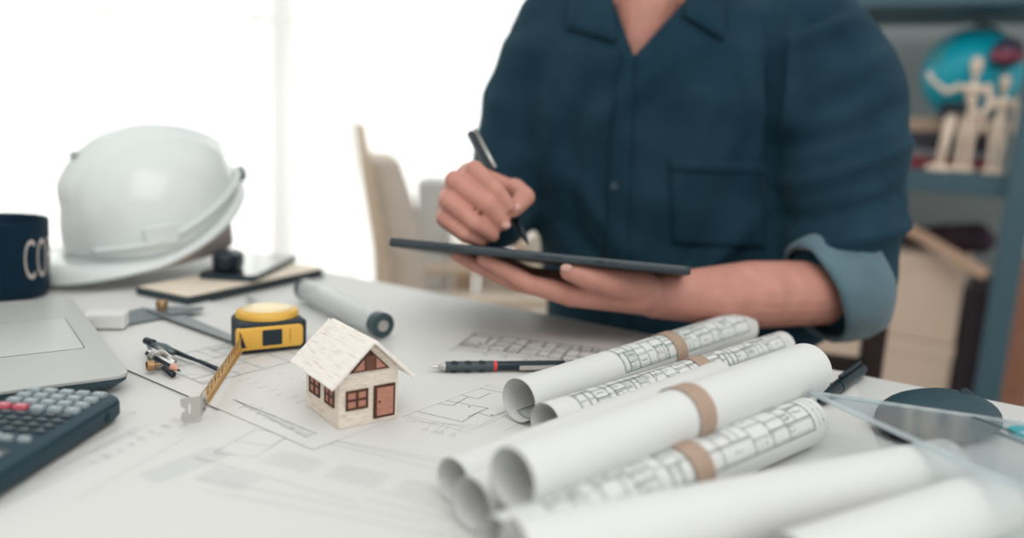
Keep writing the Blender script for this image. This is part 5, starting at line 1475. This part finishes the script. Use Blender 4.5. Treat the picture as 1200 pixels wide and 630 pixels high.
# boxes below
BXM = mat('beige_box', (0.74, 0.58, 0.46), .75, noise=.03, nscale=8)
bxl = at_front(1038, 350, 0.06); bxr = at_front(1128, 350, 0.06); bw_ = 0.34
bc_ = bxr - wdir * (bw_ / 2)
for i, (z0, hh2, lb_) in enumerate(((zS1 + 0.0006, 0.232, 'beige storage box on the low shelf, under the other beige box'), (zS1 + 0.2340, 0.215, 'beige storage box on top of the lower beige box, behind the elbow'))):
    bx_ = thing('storage_box', lb_, 'box', (bc_.x, bc_.y, z0), yawW)
    mb = MB(); mb.box((0, 0.13, hh2 / 2 - 0.004), (bw_ - 0.006, 0.255, hh2 - 0.008)); mb.build('box_body', BXM, bx_, bevel=0.004)
    mb = MB(); mb.box((0, 0.13, hh2 - 0.016), (bw_, 0.26, 0.030)); mb.build('lid', mat('beige_lid', (0.76, 0.60, 0.48), .7), bx_, bevel=0.004)
topz = zS1 + 0.2340 + 0.215 + 0.001
# dark bag on the boxes, diagonal wooden bar
bg_ = at_front(1118, 275, 0.20)
mb = capsules([(Vector((-0.10, 0, 0.028)), Vector((0.06, 0, 0.030)), .028, .030), (Vector((-0.05, 0.05, 0.03)), Vector((0.05, 0.04, 0.042)), .028, .034), (Vector((-0.02, -0.01, 0.04)), Vector((0.07, 0.01, 0.034)), .03, .026)])
bag = fuse('cloth_bag', mb, mat('dark_plum_cloth', (0.035, 0.016, 0.026), .85), 0.006, 6); bag.location = (bg_.x, bg_.y, topz); bag.rotation_euler = (0, 0, yawW)
tag(bag, 'dark plum cloth bag lying on the upper beige box', 'bag')
d0_ = at_front(1055, 262, 0.05); d1_ = at_front(1156, 322, -0.02)
mb = MB(); Mx = along((0, 0, 0), d1_ - d0_, up=wn); Lb_ = (d1_ - d0_).length
mb.box((0, 0, Lb_ / 2), (0.026, 0.022, Lb_)); bar = mb.build('wooden_bar', wood('tan_bar', (0.45, 0.29, 0.20), (0.58, 0.40, 0.29), (10, 10, 3)), bevel=0.003)
bar.location = d0_; bar.matrix_world = Matrix.Translation(d0_) @ Mx.to_3x3().to_4x4()
tag(bar, 'tan wooden bar leaning diagonally over the boxes against the steel post', 'wooden bar')
# dark case beside the boxes, brown board right of the post
dc_ = at_front(1142, 380, 0.06)
mb = MB(); mb.box((0, 0.12, 0.19), (0.055, 0.22, 0.38)); dcs = mb.build('binder', mat('black_case', (0.03, 0.022, 0.03), .6), bevel=0.003); dcs.location = (dc_.x, dc_.y, zS1 + 0.0006); dcs.rotation_euler = (0, 0, yawW)
tag(dcs, 'tall dark binder standing between the beige boxes and the steel post', 'binder')
bb0 = at_front(1180, 440, 0.14)
mb = MB(); mb.box((0, 0.012, 0.36), (0.10, 0.024, 0.72)); bd_ = mb.build('wooden_board', wood('rust_board', (0.30, 0.135, 0.085), (0.40, 0.20, 0.13), (10, 10, 3)), bevel=0.002); bd_.location = (bb0.x, bb0.y, 0.0006); bd_.rotation_euler = (0, 0, yawW)
tag(bd_, 'rust brown wooden board standing right of the steel post', 'board')

# ------------------------------------------------------------------ furniture by the window
LWD = wood('light_wood', (0.55, 0.42, 0.30), (0.68, 0.55, 0.42), (20, 20, 3), 0.5)
BEI = mat('beige_upholstery', (0.60, 0.52, 0.45), .9, noise=.04, nscale=30, bump=.2)
z_ = 2.05
fa = P(423, 147, z_); fb = P(452, 322, z_); fa2 = P(560, 200, 2.35)
ac = thing('armchair', 'light wood armchair with beige back cushion near the window', 'armchair', (P(500, 300, 2.15).x, P(500, 300, 2.15).y, 0), R(12))
Mi = (Matrix.Translation(ac.location) @ Matrix.Rotation(R(12), 4, 'Z')).inverted()
a_ = Mi @ fa; b__ = Mi @ fb; m_ = Mi @ P(432, 210, z_)
mb = MB(); mb.tube([a_, m_, b__, b__ + Vector((0.02, -0.02, -0.25)), Vector((b__.x + 0.03, b__.y, 0.0))], [.010, .016, .020, .020, .017], 12); mb.build('back_post', LWD, ac, smooth=True)
w_ = 0.46
oy_ = Vector((0, w_, 0))
mb = MB(); mb.tube([a_ + oy_, m_ + oy_, b__ + oy_, b__ + oy_ + Vector((0.02, -0.02, -0.25)), Vector((b__.x + 0.03, b__.y + w_, 0.0))], [.010, .016, .020, .020, .017], 12); mb.build('back_post', LWD, ac, smooth=True)
mb = MB(); rows = []
for i in range(9):
    t = i / 8; c_ = (m_ + Vector((0.004, 0, 0.05))) * (1 - t) + (b__ + Vector((0.02, 0, -0.10))) * t; th_ = 0.045 + 0.055 * math.sin(PI * (0.15 + 0.6 * t))
    rows.append([Vector((c_.x + x_, c_.y + y_, c_.z)) for x_, y_ in rr2(0.006, 0.03, 0.006 + th_, w_ - 0.03, 0.018, 3)])
mb.rings(rows); mb.build('back_cushion', BEI, ac, auto=60, bevel=0.008)
mb = MB(); mb.box((b__.x + 0.28, b__.y + w_ / 2, 0.40), (0.48, w_ - 0.04, 0.10)); mb.build('seat_cushion', BEI, ac, bevel=0.03, seg=4)
for s in (0, 1):
    mb = MB(); mb.box((b__.x + 0.50, b__.y + s * w_, 0.25), (0.035, 0.035, 0.50)); mb.build('leg', LWD, ac, bevel=0.005)
    mb = MB(); mb.box((b__.x + 0.27, b__.y + s * w_, 0.512), (0.50, 0.045, 0.024)); mb.build('armrest', LWD, ac, bevel=0.006)
# white stools / cubes further right
def block(px0, px1, ytop, z, h0_, label, m, nm='storage_cube', cat='storage cube', dep=0.25):
    a = P(px0, ytop, z); b2 = P(px1, ytop, z); w_ = (b2 - a).length; c = (a + b2) / 2
    o = thing(nm, label, cat, (c.x, c.y, 0), yaw_of(a, b2)); t_ = 0.015; H_ = c.z
    for s in (-1, 1):
        mb = MB(); mb.box((s * (w_ / 2 - t_ / 2), dep / 2, H_ / 2), (t_, dep, H_)); mb.build('side_panel', m, o, bevel=0.002)
    for zz in (t_ / 2, H_ * 0.5, H_ - t_ / 2):
        mb = MB(); mb.box((0, dep / 2, zz), (w_ - 2 * t_, dep, t_)); mb.build('shelf_board', m, o)
    mb = MB(); mb.box((0, dep - 0.004, H_ / 2), (w_ - 2 * t_, 0.006, H_ - 2 * t_)); mb.build('back_panel', m, o)
    mb = MB(); mb.box((0, 0.006, H_ * 0.75), (w_ - 2 * t_ - 0.004, 0.012, H_ * 0.5 - 1.6 * t_)); mb.build('door', m, o)
    mb = MB(); mb.box((0, 0.006, H_ * 0.25), (w_ - 2 * t_ - 0.004, 0.012, H_ * 0.5 - 1.6 * t_)); mb.build('door', m, o)
PG = mat('pale_grey_paint', (0.60, 0.61, 0.60), .6); CR = mat('cream_paint', (0.70, 0.64, 0.56), .6); TN = mat('tan_paint', (0.58, 0.43, 0.32), .6)
block(488, 530, 212, 2.66, 0, 'tall pale grey cabinet right of the beige armchair', PG, 'cabinet', 'cabinet')
block(532, 556, 290, 2.64, 0, 'narrow tan cabinet under the left end of the tablet', TN, 'cabinet', 'cabinet', .2)
block(560, 597, 318, 2.62, 0, 'low cream cabinet seen below the fingers under the tablet', CR, 'cabinet', 'cabinet', .2)
block(599, 618, 285, 2.60, 0, 'tan cabinet further right, glimpsed under the tablet', TN, 'cabinet', 'cabinet', .2)
block(620, 645, 275, 2.58, 0, 'cream cabinet glimpsed between stylus and shirt', CR, 'cabinet', 'cabinet', .2)
